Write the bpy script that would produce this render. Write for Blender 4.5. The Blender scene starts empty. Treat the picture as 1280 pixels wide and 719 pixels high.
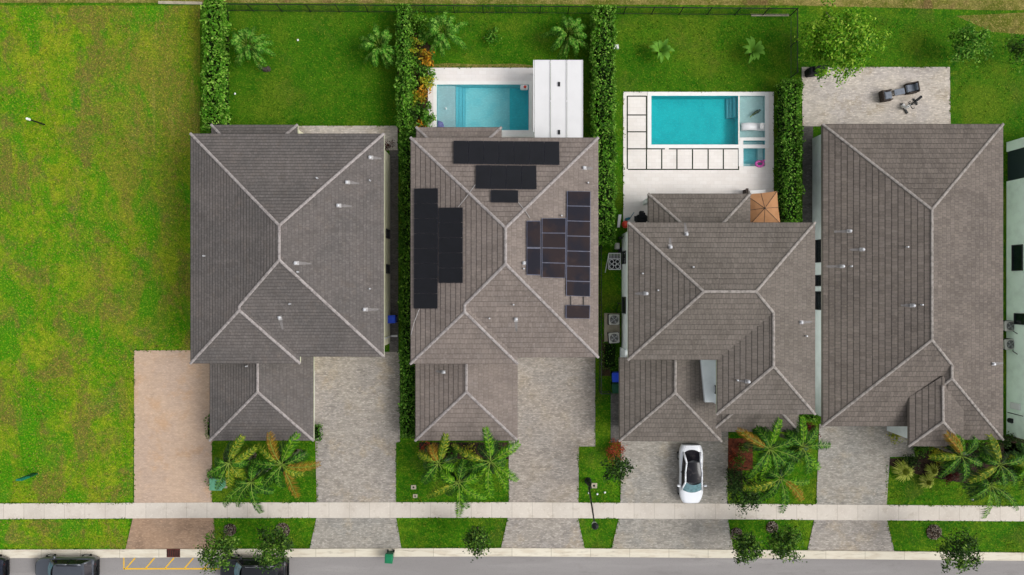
import bpy, math, random
import numpy as np
from mathutils import Vector
random.seed(7)
rng = np.random.default_rng(11)
sc = bpy.context.scene
col = sc.collection
H = 57.0            # flying height of the camera above the ground
S = 15.3            # picture pixels per metre of ground

def W(px, py, z=0.0):
    """world point seen at photo pixel (px,py) when it stands z metres above the ground"""
    k = (H - z) / H / S
    return Vector(((px - 640) * k, -(py - 359.5) * k, z))

# ------------------------------------------------------------------ mesh building
WLOC = {}
class MB:
    def __init__(s):
        s.v = []; s.f = []; s.uv = None
    def add(s, vs, fs):
        b = len(s.v); s.v += [tuple(p) for p in vs]; s.f += [tuple(b + i for i in f) for f in fs]
    def box(s, c, d, rz=0.0, tilt=None):
        cx, cy, cz = c; x, y, z = d[0]/2, d[1]/2, d[2]/2
        ca, sa = math.cos(rz), math.sin(rz)
        vs = []
        for (i, j, k) in ((-1,-1,-1),(1,-1,-1),(1,1,-1),(-1,1,-1),(-1,-1,1),(1,-1,1),(1,1,1),(-1,1,1)):
            lx, ly = i*x, j*y
            vs.append((cx + lx*ca - ly*sa, cy + lx*sa + ly*ca, cz + k*z))
        s.add(vs, [(3,2,1,0),(4,5,6,7),(0,1,5,4),(1,2,6,5),(2,3,7,6),(3,0,4,7)])
    def bbox(s, c, d, rz=0.0, b=0.03):
        """box with chamfered vertical and top edges"""
        cx, cy, cz = c; x, y, z = d[0]/2, d[1]/2, d[2]/2
        ca, sa = math.cos(rz), math.sin(rz)
        def ring(x, y, b, zz):
            pts = [(x,-y+b),(x,y-b),(x-b,y),(-x+b,y),(-x,y-b),(-x,-y+b),(-x+b,-y),(x-b,-y)]
            return [(cx+px*ca-py*sa, cy+px*sa+py*ca, zz) for px, py in pts]
        r = ring(x,y,b,cz-z)+ring(x,y,b,cz+z-b)+ring(x-b,y-b,b,cz+z)
        fs = [tuple(range(7,-1,-1)), tuple(range(16,24))]
        for l in (0,8):
            for i in range(8):
                j=(i+1)%8; fs.append((l+i,l+j,l+8+j,l+8+i))
        s.add(r, fs)
    def prism(s, poly, z0, z1):
        n = len(poly)
        a = sum(poly[i][0]*poly[(i+1)%n][1]-poly[(i+1)%n][0]*poly[i][1] for i in range(n))
        if a < 0: poly = poly[::-1]
        vs = [(p[0],p[1],z0) for p in poly] + [(p[0],p[1],z1) for p in poly]
        fs = [tuple(range(n-1,-1,-1)), tuple(range(n,2*n))] + [(i,(i+1)%n,n+(i+1)%n,n+i) for i in range(n)]
        s.add(vs, fs)
    def sheet(s, poly, z=None):
        n = len(poly)
        a = sum(poly[i][0]*poly[(i+1)%n][1]-poly[(i+1)%n][0]*poly[i][1] for i in range(n))
        if a < 0: poly = poly[::-1]
        s.add([(p[0],p[1],p[2] if z is None else z) for p in poly], [tuple(range(n))])
    def tube(s, p0, p1, r0, r1=None, n=8, cap=True):
        if r1 is None: r1 = r0
        p0 = Vector(p0); p1 = Vector(p1); d = (p1-p0)
        if d.length < 1e-6: return
        d.normalize()
        u = d.cross(Vector((0,0,1)) if abs(d.z) < .9 else Vector((1,0,0))).normalized(); w = d.cross(u)
        vs = []
        for p, r in ((p0,r0),(p1,r1)):
            for i in range(n):
                a = 2*math.pi*i/n; vs.append(p + u*(r*math.cos(a)) + w*(r*math.sin(a)))
        fs = [(i,n+i,n+(i+1)%n,(i+1)%n) for i in range(n)]
        if cap: fs += [tuple(range(n)), tuple(range(2*n-1,n-1,-1))]
        s.add(vs, fs)
    def path(s, pts, radii, n=7):
        for i in range(len(pts)-1):
            s.tube(pts[i], pts[i+1], radii[i], radii[i+1], n, True)
    def lathe(s, prof, c=(0,0,0), n=16):
        b = []
        for r, z in prof:
            for i in range(n):
                a = 2*math.pi*i/n; b.append((c[0]+r*math.cos(a), c[1]+r*math.sin(a), c[2]+z))
        fs = []
        for k in range(len(prof)-1):
            for i in range(n):
                j=(i+1)%n; fs.append((k*n+i,k*n+j,(k+1)*n+j,(k+1)*n+i))
        fs.append(tuple(range(n-1,-1,-1))); m=(len(prof)-1)*n; fs.append(tuple(range(m,m+n)))
        s.add(b, fs)
    def patch(s, c00, c10, c11, c01, n=6, m=6, bulge=(0,0,0)):
        c00,c10,c11,c01 = map(Vector,(c00,c10,c11,c01)); bl = Vector(bulge)
        vs=[]; fs=[]
        for j in range(m+1):
            for i in range(n+1):
                u=i/n; v=j/m
                p = c00*(1-u)*(1-v)+c10*u*(1-v)+c11*u*v+c01*(1-u)*v
                vs.append(p + bl*(1-(2*u-1)**2))
        for j in range(m):
            for i in range(n):
                a=j*(n+1)+i; fs.append((a,a+1,a+n+2,a+n+1))
        s.add(vs,fs)
    def build(s, name, mat, parent=None, origin=None, smooth=False):
        me = bpy.data.meshes.new(name)
        o = Vector(WLOC[parent]) if parent is not None else Vector(origin or (0,0,0))
        me.from_pydata([(p[0]-o.x,p[1]-o.y,p[2]-o.z) for p in s.v], [], s.f)
        if s.uv:
            l = me.uv_layers.new(name='UVMap'); k = 0
            for f in s.uv:
                for t in f: l.data[k].uv = t; k += 1
        return link(name, me, mat, parent, o, smooth)

def link(name, me, mat, parent, o, smooth=False):
    if isinstance(mat, (list,tuple)):
        for m in mat: me.materials.append(m)
    elif mat: me.materials.append(mat)
    if smooth:
        me.polygons.foreach_set('use_smooth', [True]*len(me.polygons))
    ob = bpy.data.objects.new(name, me); col.objects.link(ob)
    if parent is not None: ob.parent = parent
    else: ob.location = o
    WLOC[ob] = Vector(o)
    return ob

def quads_obj(name, q, mat, parent=None, origin=None):
    """q: (N,4,3) numpy array of quads -> one mesh"""
    o = Vector(WLOC[parent]) if parent is not None else Vector(origin or (0,0,0))
    n = len(q); v = (q - np.array(o)).reshape(-1,3).astype(np.float32)
    me = bpy.data.meshes.new(name)
    me.vertices.add(4*n); me.vertices.foreach_set('co', v.ravel())
    me.loops.add(4*n); me.loops.foreach_set('vertex_index', np.arange(4*n, dtype=np.int32))
    me.polygons.add(n); me.polygons.foreach_set('loop_start', np.arange(0,4*n,4,dtype=np.int32))
    me.update(calc_edges=True)
    return link(name, me, mat, parent, o)

def tag(o, label=None, cat=None, group=None, kind=None):
    if label: o['label'] = label
    if cat: o['category'] = cat
    if group: o['group'] = group
    if kind: o['kind'] = kind
    return o
def thing(name, loc, label, cat, group=None, rz=0.0):
    o = bpy.data.objects.new(name, None); col.objects.link(o); o.location = loc; o.rotation_euler = (0,0,rz)
    o.empty_display_size = .3
    WLOC[o] = Vector(loc)
    return tag(o, label, cat, group)
def local(o):
    """children of o are given in o's own coordinates"""
    WLOC[o] = Vector((0,0,0)); return o
def dup(root, loc, rz, label=None, group=None):
    r = root.copy(); col.objects.link(r); r.location = loc; r.rotation_euler = (0,0,rz)
    if label: r['label'] = label
    if group: r['group'] = group
    for ch in list(root.children):
        c = ch.copy(); col.objects.link(c); c.parent = r
        for g in list(ch.children):
            d = g.copy(); col.objects.link(d); d.parent = c
    return r

# ------------------------------------------------------------------ materials
def lin(r, g, b):
    f = lambda c: (c/255/12.92) if c/255 <= .04045 else ((c/255+.055)/1.055)**2.4
    return (f(r), f(g), f(b), 1)
class NT:
    def __init__(s, name, rough=.85, spec=.3, metal=0.0):
        s.m = bpy.data.materials.new(name); s.m.use_nodes = True
        s.t = s.m.node_tree; s.n = s.t.nodes; s.l = s.t.links
        s.b = s.n['Principled BSDF']; s.b.inputs['Roughness'].default_value = rough
        s.b.inputs['Specular IOR Level'].default_value = spec; s.b.inputs['Metallic'].default_value = metal
        s.c = None; s.h = None
    def pos(s, world=True, scale=(1,1,1), rot=0.0, loc=(0,0,0)):
        if world == 'uv': src = s.n.new('ShaderNodeTexCoord').outputs['UV']
        elif world: src = s.n.new('ShaderNodeNewGeometry').outputs['Position']
        else: src = s.n.new('ShaderNodeTexCoord').outputs['Object']
        mp = s.n.new('ShaderNodeMapping'); mp.inputs['Scale'].default_value = scale; mp.inputs['Rotation'].default_value[2] = rot; mp.inputs['Location'].default_value = loc
        s.l.new(src, mp.inputs['Vector']); return mp.outputs['Vector']
    def noise(s, scale, detail=3, vec=None, rough=.55, dist=0.0):
        t = s.n.new('ShaderNodeTexNoise'); t.inputs['Scale'].default_value = scale; t.inputs['Detail'].default_value = detail
        t.inputs['Roughness'].default_value = rough; t.inputs['Distortion'].default_value = dist
        s.l.new(vec if vec else s.pos(), t.inputs['Vector']); return t.outputs['Fac']
    def remap(s, f, lo, hi, a=0.0, b=1.0):
        r = s.n.new('ShaderNodeMapRange'); r.interpolation_type = 'SMOOTHSTEP'
        for i, x in enumerate((lo,hi,a,b)): r.inputs[i+1].default_value = x
        s.l.new(f, r.inputs[0]); return r.outputs[0]
    def math(s, op, a, b=None):
        m = s.n.new('ShaderNodeMath'); m.operation = op
        for i, x in enumerate((a,b)):
            if x is None: continue
            if isinstance(x,(int,float)): m.inputs[i].default_value = x
            else: s.l.new(x, m.inputs[i])
        return m.outputs[0]
    def mix(s, fac, a, b, mode='MIX'):
        m = s.n.new('ShaderNodeMix'); m.data_type = 'RGBA'; m.blend_type = mode
        for sock, x in ((m.inputs[0],fac),(m.inputs[6],a),(m.inputs[7],b)):
            if isinstance(x,(int,float)): sock.default_value = x
            elif isinstance(x,tuple): sock.default_value = x
            else: s.l.new(x, sock)
        return m.outputs[2]
    def base(s, c): s.c = c; return s
    def lay(s, c, scale, lo, hi, k=1.0, detail=3, vec=None, rough=.55, dist=0.0):
        s.c = s.mix(s.remap(s.noise(scale,detail,vec,rough,dist),lo,hi,0,k), s.c, c); return s
    def island(s, a, b, k=1.0):
        g = s.n.new('ShaderNodeNewGeometry')
        s.c = s.mix(s.remap(g.outputs['Random Per Island'],a,b,0,k), s.c, s.alt); return s
    def brick(s, c2, mortar, w, h, gap, vec, offset=.5, k=1.0, jitter=.0):
        t = s.n.new('ShaderNodeTexBrick'); t.offset = offset
        t.inputs['Scale'].default_value = 1; t.inputs['Mortar Size'].default_value = gap; t.inputs['Mortar Smooth'].default_value = .3
        t.inputs['Brick Width'].default_value = w; t.inputs['Row Height'].default_value = h; t.inputs['Bias'].default_value = jitter
        t.inputs['Color1'].default_value = (1,1,1,1); t.inputs['Color2'].default_value = c2; t.inputs['Mortar'].default_value = mortar
        s.l.new(vec, t.inputs['Vector']); s.c = s.mix(k, s.c, t.outputs['Color'], 'MULTIPLY'); return t.outputs['Fac']
    def bump(s, h, strength=.5, dist=.05):
        b = s.n.new('ShaderNodeBump'); b.inputs['Strength'].default_value = strength; b.inputs['Distance'].default_value = dist
        if s.h: s.l.new(s.h, b.inputs['Normal'])
        s.l.new(h, b.inputs['Height']); s.h = b.outputs['Normal']; return s
    def done(s):
        if isinstance(s.c, tuple): s.b.inputs['Base Color'].default_value = s.c
        else: s.l.new(s.c, s.b.inputs['Base Color'])
        if s.h: s.l.new(s.h, s.b.inputs['Normal'])
        return s.m

def plain(name, c, rough=.6, spec=.4, metal=0.0, var=.12, scale=3.0):
    t = NT(name, rough, spec, metal); d = tuple(x*(1-var*2.2) for x in c[:3])+(1,)
    t.base(c).lay(d, scale, .4, .75, .8, 4, t.pos(False)); return t.done()

def grass(name, g1, g2, g3, yel, ykc, dirt, dk, stripe=False):
    t = NT(name, .95, .1)
    t.base(g1).lay(g2, 1.1, .35, .65, 1, 4).lay(g3, .3, .42, .62, .8, 4)
    t.lay(yel, .22, .46, .66, ykc, 5, None, .62).lay(yel, 2.2, .5, .72, ykc*.8, 4)
    if dk: t.lay(dirt, .35, .53, .66, dk, 6, t.pos(True,(1.0,.8,1)), .68, .5).lay(dirt, 3.5, .58, .72, dk*.6, 4)
    if stripe:      # olive worn bands, wheel tracks and dead flecks
        t.c = t.mix(t.remap(t.noise(.17,6,t.pos(True,(1.2,.8,1),0,(3,1,0)),.7,.5),.45,.60,0,.5), t.c, lin(148,150,30))
        t.c = t.mix(t.remap(t.noise(.28,7,t.pos(True,(1.1,.8,1),0,(7,5,0)),.75,.4),.49,.60,0,.85), t.c, lin(126,104,58))
        t.c = t.mix(t.remap(t.noise(.9,6,t.pos(True,(1,1,1),0,(1,9,0)),.75,.3),.52,.66,0,.45), t.c, lin(146,136,52))
        s = t.n.new('ShaderNodeSeparateXYZ'); t.l.new(t.pos(True), s.inputs[0])
        mid = t.math('MULTIPLY', t.remap(s.outputs[0],-37,-31,0,1), t.remap(s.outputs[1],-8,2,0,1))
        t.c = t.mix(t.math('MULTIPLY', mid, t.remap(t.noise(.22,6,t.pos(True,(1.1,.7,1),0,(5,8,0)),.7,.5),.42,.57,.05,.72)), t.c, lin(134,116,54))
        tr = t.noise(1.0, 3, t.pos(True,(1.3,.06,1)))
        zone = t.math('MULTIPLY', t.remap(s.outputs[0],-32.5,-28,0,1), t.remap(s.outputs[1],6,14,0,1))
        t.c = t.mix(t.math('MULTIPLY', zone, t.remap(tr,.40,.60,.15,.5)), t.c, lin(126,112,46))
        t.c = t.mix(t.math('MULTIPLY', zone, t.remap(t.noise(1.2,2,t.pos(True,(1.6,.09,1),0,(2,0,0)),.6),.55,.72,0,.38)), t.c, lin(172,150,86))
        fl = t.remap(t.noise(6,5,t.pos(True,(1,1,1),.4),.8),.56,.66,0,1)
        t.c = t.mix(t.remap(t.noise(.22,5,t.pos(True,(1.3,.7,1),0,(11,3,0)),.65,.4),.50,.60,0,.8), t.c, lin(60,142,6))
        t.c = t.mix(t.math('MULTIPLY', fl, t.remap(t.noise(.3,4),.42,.6,.15,.75)), t.c, lin(74,62,26))
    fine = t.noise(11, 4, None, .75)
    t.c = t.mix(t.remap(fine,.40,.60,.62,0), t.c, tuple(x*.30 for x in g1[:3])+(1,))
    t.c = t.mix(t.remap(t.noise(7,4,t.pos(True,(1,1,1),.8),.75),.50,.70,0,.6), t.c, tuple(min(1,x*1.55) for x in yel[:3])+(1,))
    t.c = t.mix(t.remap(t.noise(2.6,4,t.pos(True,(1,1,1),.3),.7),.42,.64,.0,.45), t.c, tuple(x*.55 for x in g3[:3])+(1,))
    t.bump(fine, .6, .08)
    return t.done()

def pavers(name, c, tint, w=.23, h=.115, blotch=None, mort=.62, var=.62, rot=0.0, spk=1.0):
    t = NT(name, .9, .2); p = t.pos(True,(1,1,1),rot)
    t.base(c).lay(tint, .35, .4, .65, .7, 4)
    if blotch: t.lay(blotch, .5, .5, .68, .7, 5, None, .65)
    t.lay(tuple(x*.45 for x in c[:3])+(1,), 1.1, .64, .74, .45*spk, 3)
    f = t.brick((var,var*.985,var*.97,1), (mort,mort,mort*.98,1), w, h, .012, p, .5, .9)
    t.lay(tuple(min(1,x*1.25) for x in c[:3])+(1,), 2.6, .5, .62, .35*spk, 4, t.pos(True,(.6,5,1)), .7)
    f2 = t.brick((1.0-(1-var)*.6,)*3+(1,), (1,1,1,1), w*2.7, h*2, .0, t.pos(True,(1,1,1),rot), .35, .8)
    t.lay(tuple(min(1,x*1.4) for x in c[:3])+(1,), 4.0, .54, .68, .5*spk, 3, t.pos(True,(1,2.2,1)))
    t.lay(tuple(x*.6 for x in c[:3])+(1,), 3.2, .54, .72, .5*spk, 4, t.pos(True,(1,2.2,1)))
    t.lay(tuple(x*.72 for x in c[:3])+(1,), .45, .56, .72, .5*spk, 6, t.pos(True,(1.6,.5,1)), .65)
    t.bump(f, -.3, .01); return t.done()

def tiles(name, c, c2, c3, course=.41, w=.33, joint=.5, var=.78):
    """flat concrete tiles: courses that overlap downslope, staggered, weathered"""
    t = NT(name, .85, .2); uv = t.pos('uv')
    t.base(c).lay(c2, .33, .4, .64, .8, 4).lay(c3, 1.3, .5, .72, .5, 5, None, .65)
    t.lay(tuple(x*.74 for x in c[:3])+(1,), .9, .50, .7, .55, 5, t.pos('uv',(1.9,.3,1)), .65).lay(tuple(min(1,x*1.2) for x in c[:3])+(1,), .5, .52, .7, .5, 5, t.pos('uv',(1.4,.4,1)), .65)
    t.brick((var,var,var*.985,1), (joint+.06,)*3+(1,), w, course, .018, uv, .5, 1.0)
    t.lay(tuple(min(1,x*1.45) for x in c[:3])+(1,), 6, .52, .68, .45, 4, None, .7)
    t.lay(tuple(x*.62 for x in c[:3])+(1,), 4.5, .52, .70, .5, 4, None, .7)
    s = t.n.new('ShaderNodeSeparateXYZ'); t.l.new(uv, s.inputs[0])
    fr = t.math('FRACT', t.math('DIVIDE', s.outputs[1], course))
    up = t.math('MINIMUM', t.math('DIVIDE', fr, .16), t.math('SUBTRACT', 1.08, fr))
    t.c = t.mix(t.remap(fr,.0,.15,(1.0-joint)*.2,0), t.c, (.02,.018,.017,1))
    t.bump(up, 1.0, .034)
    t.bump(t.noise(9,3), .25, .03)
    return t.done()

def leafmat(name, cols, rough=.6, spec=.14, trans=.25):
    """leaf colour differs from leaf to leaf"""
    t = NT(name, rough, spec)
    g = t.n.new('ShaderNodeNewGeometry'); r = t.n.new('ShaderNodeValToRGB')
    e = r.color_ramp.elements
    e[0].color = cols[0]; e[0].position = 0; e[1].color = cols[-1]; e[1].position = 1
    for i, c in enumerate(cols[1:-1]):
        k = e.new((i+1)/(len(cols)-1)); k.color = c
    t.l.new(g.outputs['Random Per Island'], r.inputs[0]); t.c = r.outputs[0]
    t.lay(tuple(x*.55 for x in cols[0][:3])+(1,), .9, .5, .7, .5, 3)
    m = t.done()
    tr = t.n.new('ShaderNodeBsdfTranslucent'); t.l.new(t.c, tr.inputs[0])
    mx = t.n.new('ShaderNodeMixShader'); mx.inputs[0].default_value = trans
    t.l.new(t.b.outputs[0], mx.inputs[1]); t.l.new(tr.outputs[0], mx.inputs[2])
    t.l.new(mx.outputs[0], t.n['Material Output'].inputs['Surface'])
    return m

def water(name, tint, ripple=6.0):
    t = NT(name); tr = t.n.new('ShaderNodeBsdfTransparent'); tr.inputs[0].default_value = tint
    gl = t.n.new('ShaderNodeBsdfGlossy'); gl.inputs['Roughness'].default_value = .06
    fr = t.n.new('ShaderNodeFresnel'); fr.inputs[0].default_value = 1.33
    b = t.n.new('ShaderNodeBump'); b.inputs['Strength'].default_value = .35; b.inputs['Distance'].default_value = .06
    t.l.new(t.noise(ripple,3), b.inputs['Height'])
    t.l.new(b.outputs[0], gl.inputs['Normal']); t.l.new(b.outputs[0], fr.inputs['Normal'])
    mx = t.n.new('ShaderNodeMixShader'); t.l.new(fr.outputs[0], mx.inputs[0]); t.l.new(tr.outputs[0], mx.inputs[1]); t.l.new(gl.outputs[0], mx.inputs[2])
    t.l.new(mx.outputs[0], t.n['Material Output'].inputs['Surface']); return t.m

def poolfloor(name, c, c2):
    t = NT(name, .6, .2)
    t.base(c).lay(c2, 1.0, .4, .7, .7, 3)
    v = t.n.new('ShaderNodeTexVoronoi'); v.feature = 'DISTANCE_TO_EDGE'; v.inputs['Scale'].default_value = 2.2
    t.l.new(t.pos(True,(1,1.3,1)), v.inputs['Vector'])
    t.lay(tuple(min(1,x*1.25) for x in c[:3])+(1,), 5, .5, .68, .45, 3, t.pos(True,(1,1.8,1))).lay(tuple(x*.8 for x in c[:3])+(1,), 4, .52, .7, .4, 3, t.pos(True,(1,1.8,1)))  # ripple sparkle of the water painted as paler and darker floor patches
    return t.done()

def glassy(name, c, rough=.08): return plain(name, c, rough, .6, 0, .1)

M = dict(
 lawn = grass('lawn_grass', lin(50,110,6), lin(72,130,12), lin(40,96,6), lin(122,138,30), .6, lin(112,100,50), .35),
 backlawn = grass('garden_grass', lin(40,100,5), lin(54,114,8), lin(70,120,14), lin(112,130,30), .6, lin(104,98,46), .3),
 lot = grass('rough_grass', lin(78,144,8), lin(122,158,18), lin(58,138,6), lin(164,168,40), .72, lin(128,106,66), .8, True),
 dry = grass('dry_grass', lin(112,118,40), lin(140,128,70), lin(92,104,28), lin(168,150,92), .8, lin(118,92,62), .9),
 soil = NT('soil',.95,.1).base(lin(74,60,44)).lay(lin(44,40,28),2.5,.4,.65,.9,5).lay(lin(104,90,66),6,.55,.7,.6,3).done(),
 mulch = NT('red_mulch',.95,.1).base(lin(112,60,42)).lay(lin(74,42,32),3,.4,.62,.9,5).lay(lin(150,90,66),11,.56,.7,.7,2).done(),
 darkmulch = NT('dark_mulch',.95,.1).base(lin(60,46,38)).lay(lin(34,30,26),4,.4,.62,.9,5).lay(lin(116,92,72),11,.58,.7,.6,2).done(),
 drive = pavers('gray_pavers', lin(176,168,158), lin(162,156,151), blotch=lin(186,170,146)),
 drive2 = pavers('warm_gray_pavers', lin(176,166,155), lin(162,156,150), blotch=lin(172,160,142)),
 drive3 = pavers('cool_gray_pavers', lin(172,166,156), lin(158,156,150), blotch=lin(178,166,146)),
 tan = pavers('tan_pavers', lin(198,172,150), lin(184,162,146), blotch=lin(196,160,126), var=.86, mort=.82, spk=.5),
 tanapron = pavers('brown_pavers', lin(168,140,116), lin(150,128,110), blotch=lin(128,106,90), var=.85, mort=.82),
 patio = pavers('patio_pavers', lin(204,194,182), lin(188,180,176), .25, .125, blotch=lin(176,162,140), var=.72, mort=.72),
 side = pavers('side_path_pavers', lin(112,108,104), lin(96,94,92), blotch=lin(84,82,78)),
 deck = pavers('white_pavers', lin(234,228,224), lin(226,222,220), .6, .3, var=.95, mort=.88, spk=.12),
 deck2 = pavers('cream_pavers', lin(236,230,224), lin(228,222,216), .6, .3, var=.94, mort=.86, spk=.14),
 coping = plain('pool_coping', lin(236,234,230), .7, .3, 0, .03),
 fascia = plain('eave_trim', lin(196,198,172), .6, .3),
 fascia_dark = plain('brown_eave_trim', lin(120,112,104), .6, .3),
 cap = NT('ridge_cap_mortar',.85,.2).base(lin(158,151,148)).lay(lin(126,119,117),4,.42,.66,.8,4).lay(lin(186,178,176),9,.56,.7,.6,3).done(),
 cap_dark = NT('weathered_ridge_cap',.85,.2).base(lin(154,147,141)).lay(lin(116,110,104),4,.42,.66,.8,4).lay(lin(172,164,160),9,.56,.7,.6,3).done(),
 cream = plain('cream_stucco', lin(240,234,206), .9, .2, 0, .06, 1.2),
 white = plain('white_stucco', lin(240,242,240), .9, .2, 0, .06, 1.2),
 bluish = plain('pale_blue_stucco', lin(244,249,248), .9, .2, 0, .07, 1.0),
 mint = plain('pale_green_stucco', lin(230,246,232), .9, .2, 0, .08, 1.0),
 glass = glassy('window_glass', lin(22,30,34)),
 frame = plain('window_frame', lin(34,34,36), .5),
 vent = plain('lead_vent', lin(196,197,200), .45, .5, .2),
 stain = plain('pale_flashing', lin(168,165,164), .6, .4, 0, .25, 6),
 pv = plain('black_solar_cell', lin(17,17,22), .22, .5, 0, .2, 1.2),
 pv2 = NT('sun_glint_solar_cell',.5,.06).base(lin(40,31,33)).lay(lin(25,25,35),.45,.4,.6,.95,3).lay(lin(58,44,40),1.1,.54,.72,.5,3).done(),  # brown put into the cell colour for the sun's reflection on the right slope
 pvframe = plain('black_aluminium', lin(40,42,52), .4, .5, .4),
 pvframe2 = plain('sunlit_frame_aluminium', lin(92,98,120), .5, .3, .2),  # paler than the black frames: sunlight on the right slope put into the colour
 metal = plain('dark_metal', lin(30,34,34), .5, .4, .3),
 fence = plain('black_fence_paint', lin(34,42,36), .5, .4),
 whitepaint = plain('white_paint', lin(218,217,217), .5, .4, 0, .03, .7),
 plasticw = plain('white_plastic', lin(240,240,240), .4, .5, 0, .02),
 bark = plain('bark', lin(104,92,76), .95, .1, 0, .3, 8),
 palmtrunk = plain('palm_trunk', lin(126,122,108), .9, .1, 0, .25, 5),
 stem = plain('green_stem', lin(62,78,30), .8, .2, 0, .2, 5),
 core = plain('hedge_inner_twigs', lin(24,38,14), .95, .05, 0, .3, 6),
 binblue = plain('blue_plastic', lin(20,60,190), .5, .4, 0, .08),
 binblue2 = plain('blue_lid_plastic', lin(28,76,214), .45, .4, 0, .06),
 bingreen = plain('green_plastic', lin(12,120,78), .5, .4, 0, .08),
 bingreen2 = plain('dark_green_plastic', lin(8,78,52), .5, .4, 0, .08),
 utility = plain('pale_green_steel', lin(104,166,132), .6, .3, 0, .12, 2),
 rubber = plain('tyre_rubber', lin(20,20,21), .9, .2),
 rim = plain('alloy_rim', lin(150,152,156), .35, .5, .7),
 red = plain('red_plastic', lin(226,72,52), .5, .4),
 pink = plain('pink_vinyl', lin(214,92,176), .4, .5),
 teal = plain('teal_plastic', lin(30,110,130), .5, .4),
 tanfab = NT('tan_canvas',.95,.1).base(lin(170,126,90)).lay(lin(154,112,78),1.5,.4,.7,.7,4).lay(lin(170,132,102),7,.55,.72,.4,3).done(),
 grayfab = plain('gray_cushion', lin(124,130,140), .9, .1, 0, .15),
 wicker = plain('brown_wicker', lin(78,70,66), .9, .1, 0, .3, 9),
 black = plain('black_cover', lin(22,24,28), .7, .3, 0, .2),
 acbody = plain('beige_enamel', lin(186,184,176), .5, .4, 0, .08),
 fan = plain('fan_dark', lin(30,34,46), .5, .4, .2),
 concrete = plain('concrete', lin(176,166,146), .95, .1, 0, .18, 2),
 rust = plain('rusty_iron', lin(96,52,46), .8, .3, .2, .25, 4),
 yellow = NT('yellow_road_paint',.8,.2).base(lin(226,178,44)).lay(lin(176,156,110),5,.54,.7,.7,4).done(),
 orange = plain('palm_sheath', lin(170,120,50), .9, .1, 0, .25, 4),
)
t = NT('concrete_pavement',.92,.15); t.base(lin(209,200,188)).lay(lin(198,188,176),.5,.42,.66,.8,4).lay(lin(176,164,148),1.2,.53,.72,.6,6,None,.7).lay(lin(226,218,206),8,.54,.7,.5,3)
t.brick((.92,.925,.93,1),(.72,.71,.69,1),1.66,40.0,.025,t.pos(True,(1,1,1),0,(0,12,0)),.5,1.0); M['walk'] = t.done()
t = NT('kerb_concrete',.92,.15); t.base(lin(220,212,194)).lay(lin(204,192,172),.6,.44,.66,.8,4,t.pos(True,(1,5,1))).lay(lin(160,150,134),1.3,.53,.72,.75,6,t.pos(True,(.6,4,1)),.7)
t.brick((.9,.9,.89,1),(.66,.65,.62,1),3.2,40.0,.03,t.pos(True,(1,1,1),0,(0,12,0)),.5,1.0); M['kerb'] = t.done()
t = NT('asphalt',.92,.2); t.base(lin(146,142,140)).lay(lin(138,134,132),.3,.4,.65,.9,4,t.pos(True,(.25,1.6,1))).lay(lin(158,154,151),.5,.5,.7,.6,4,t.pos(True,(.2,2,1))).lay(lin(120,118,118),18,.52,.7,.5,3).lay(lin(126,122,120),.6,.54,.7,.5,6,t.pos(True,(.5,1.6,1)),.7)
t.bump(t.noise(30,2),.3,.01); M['road'] = t.done()

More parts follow.
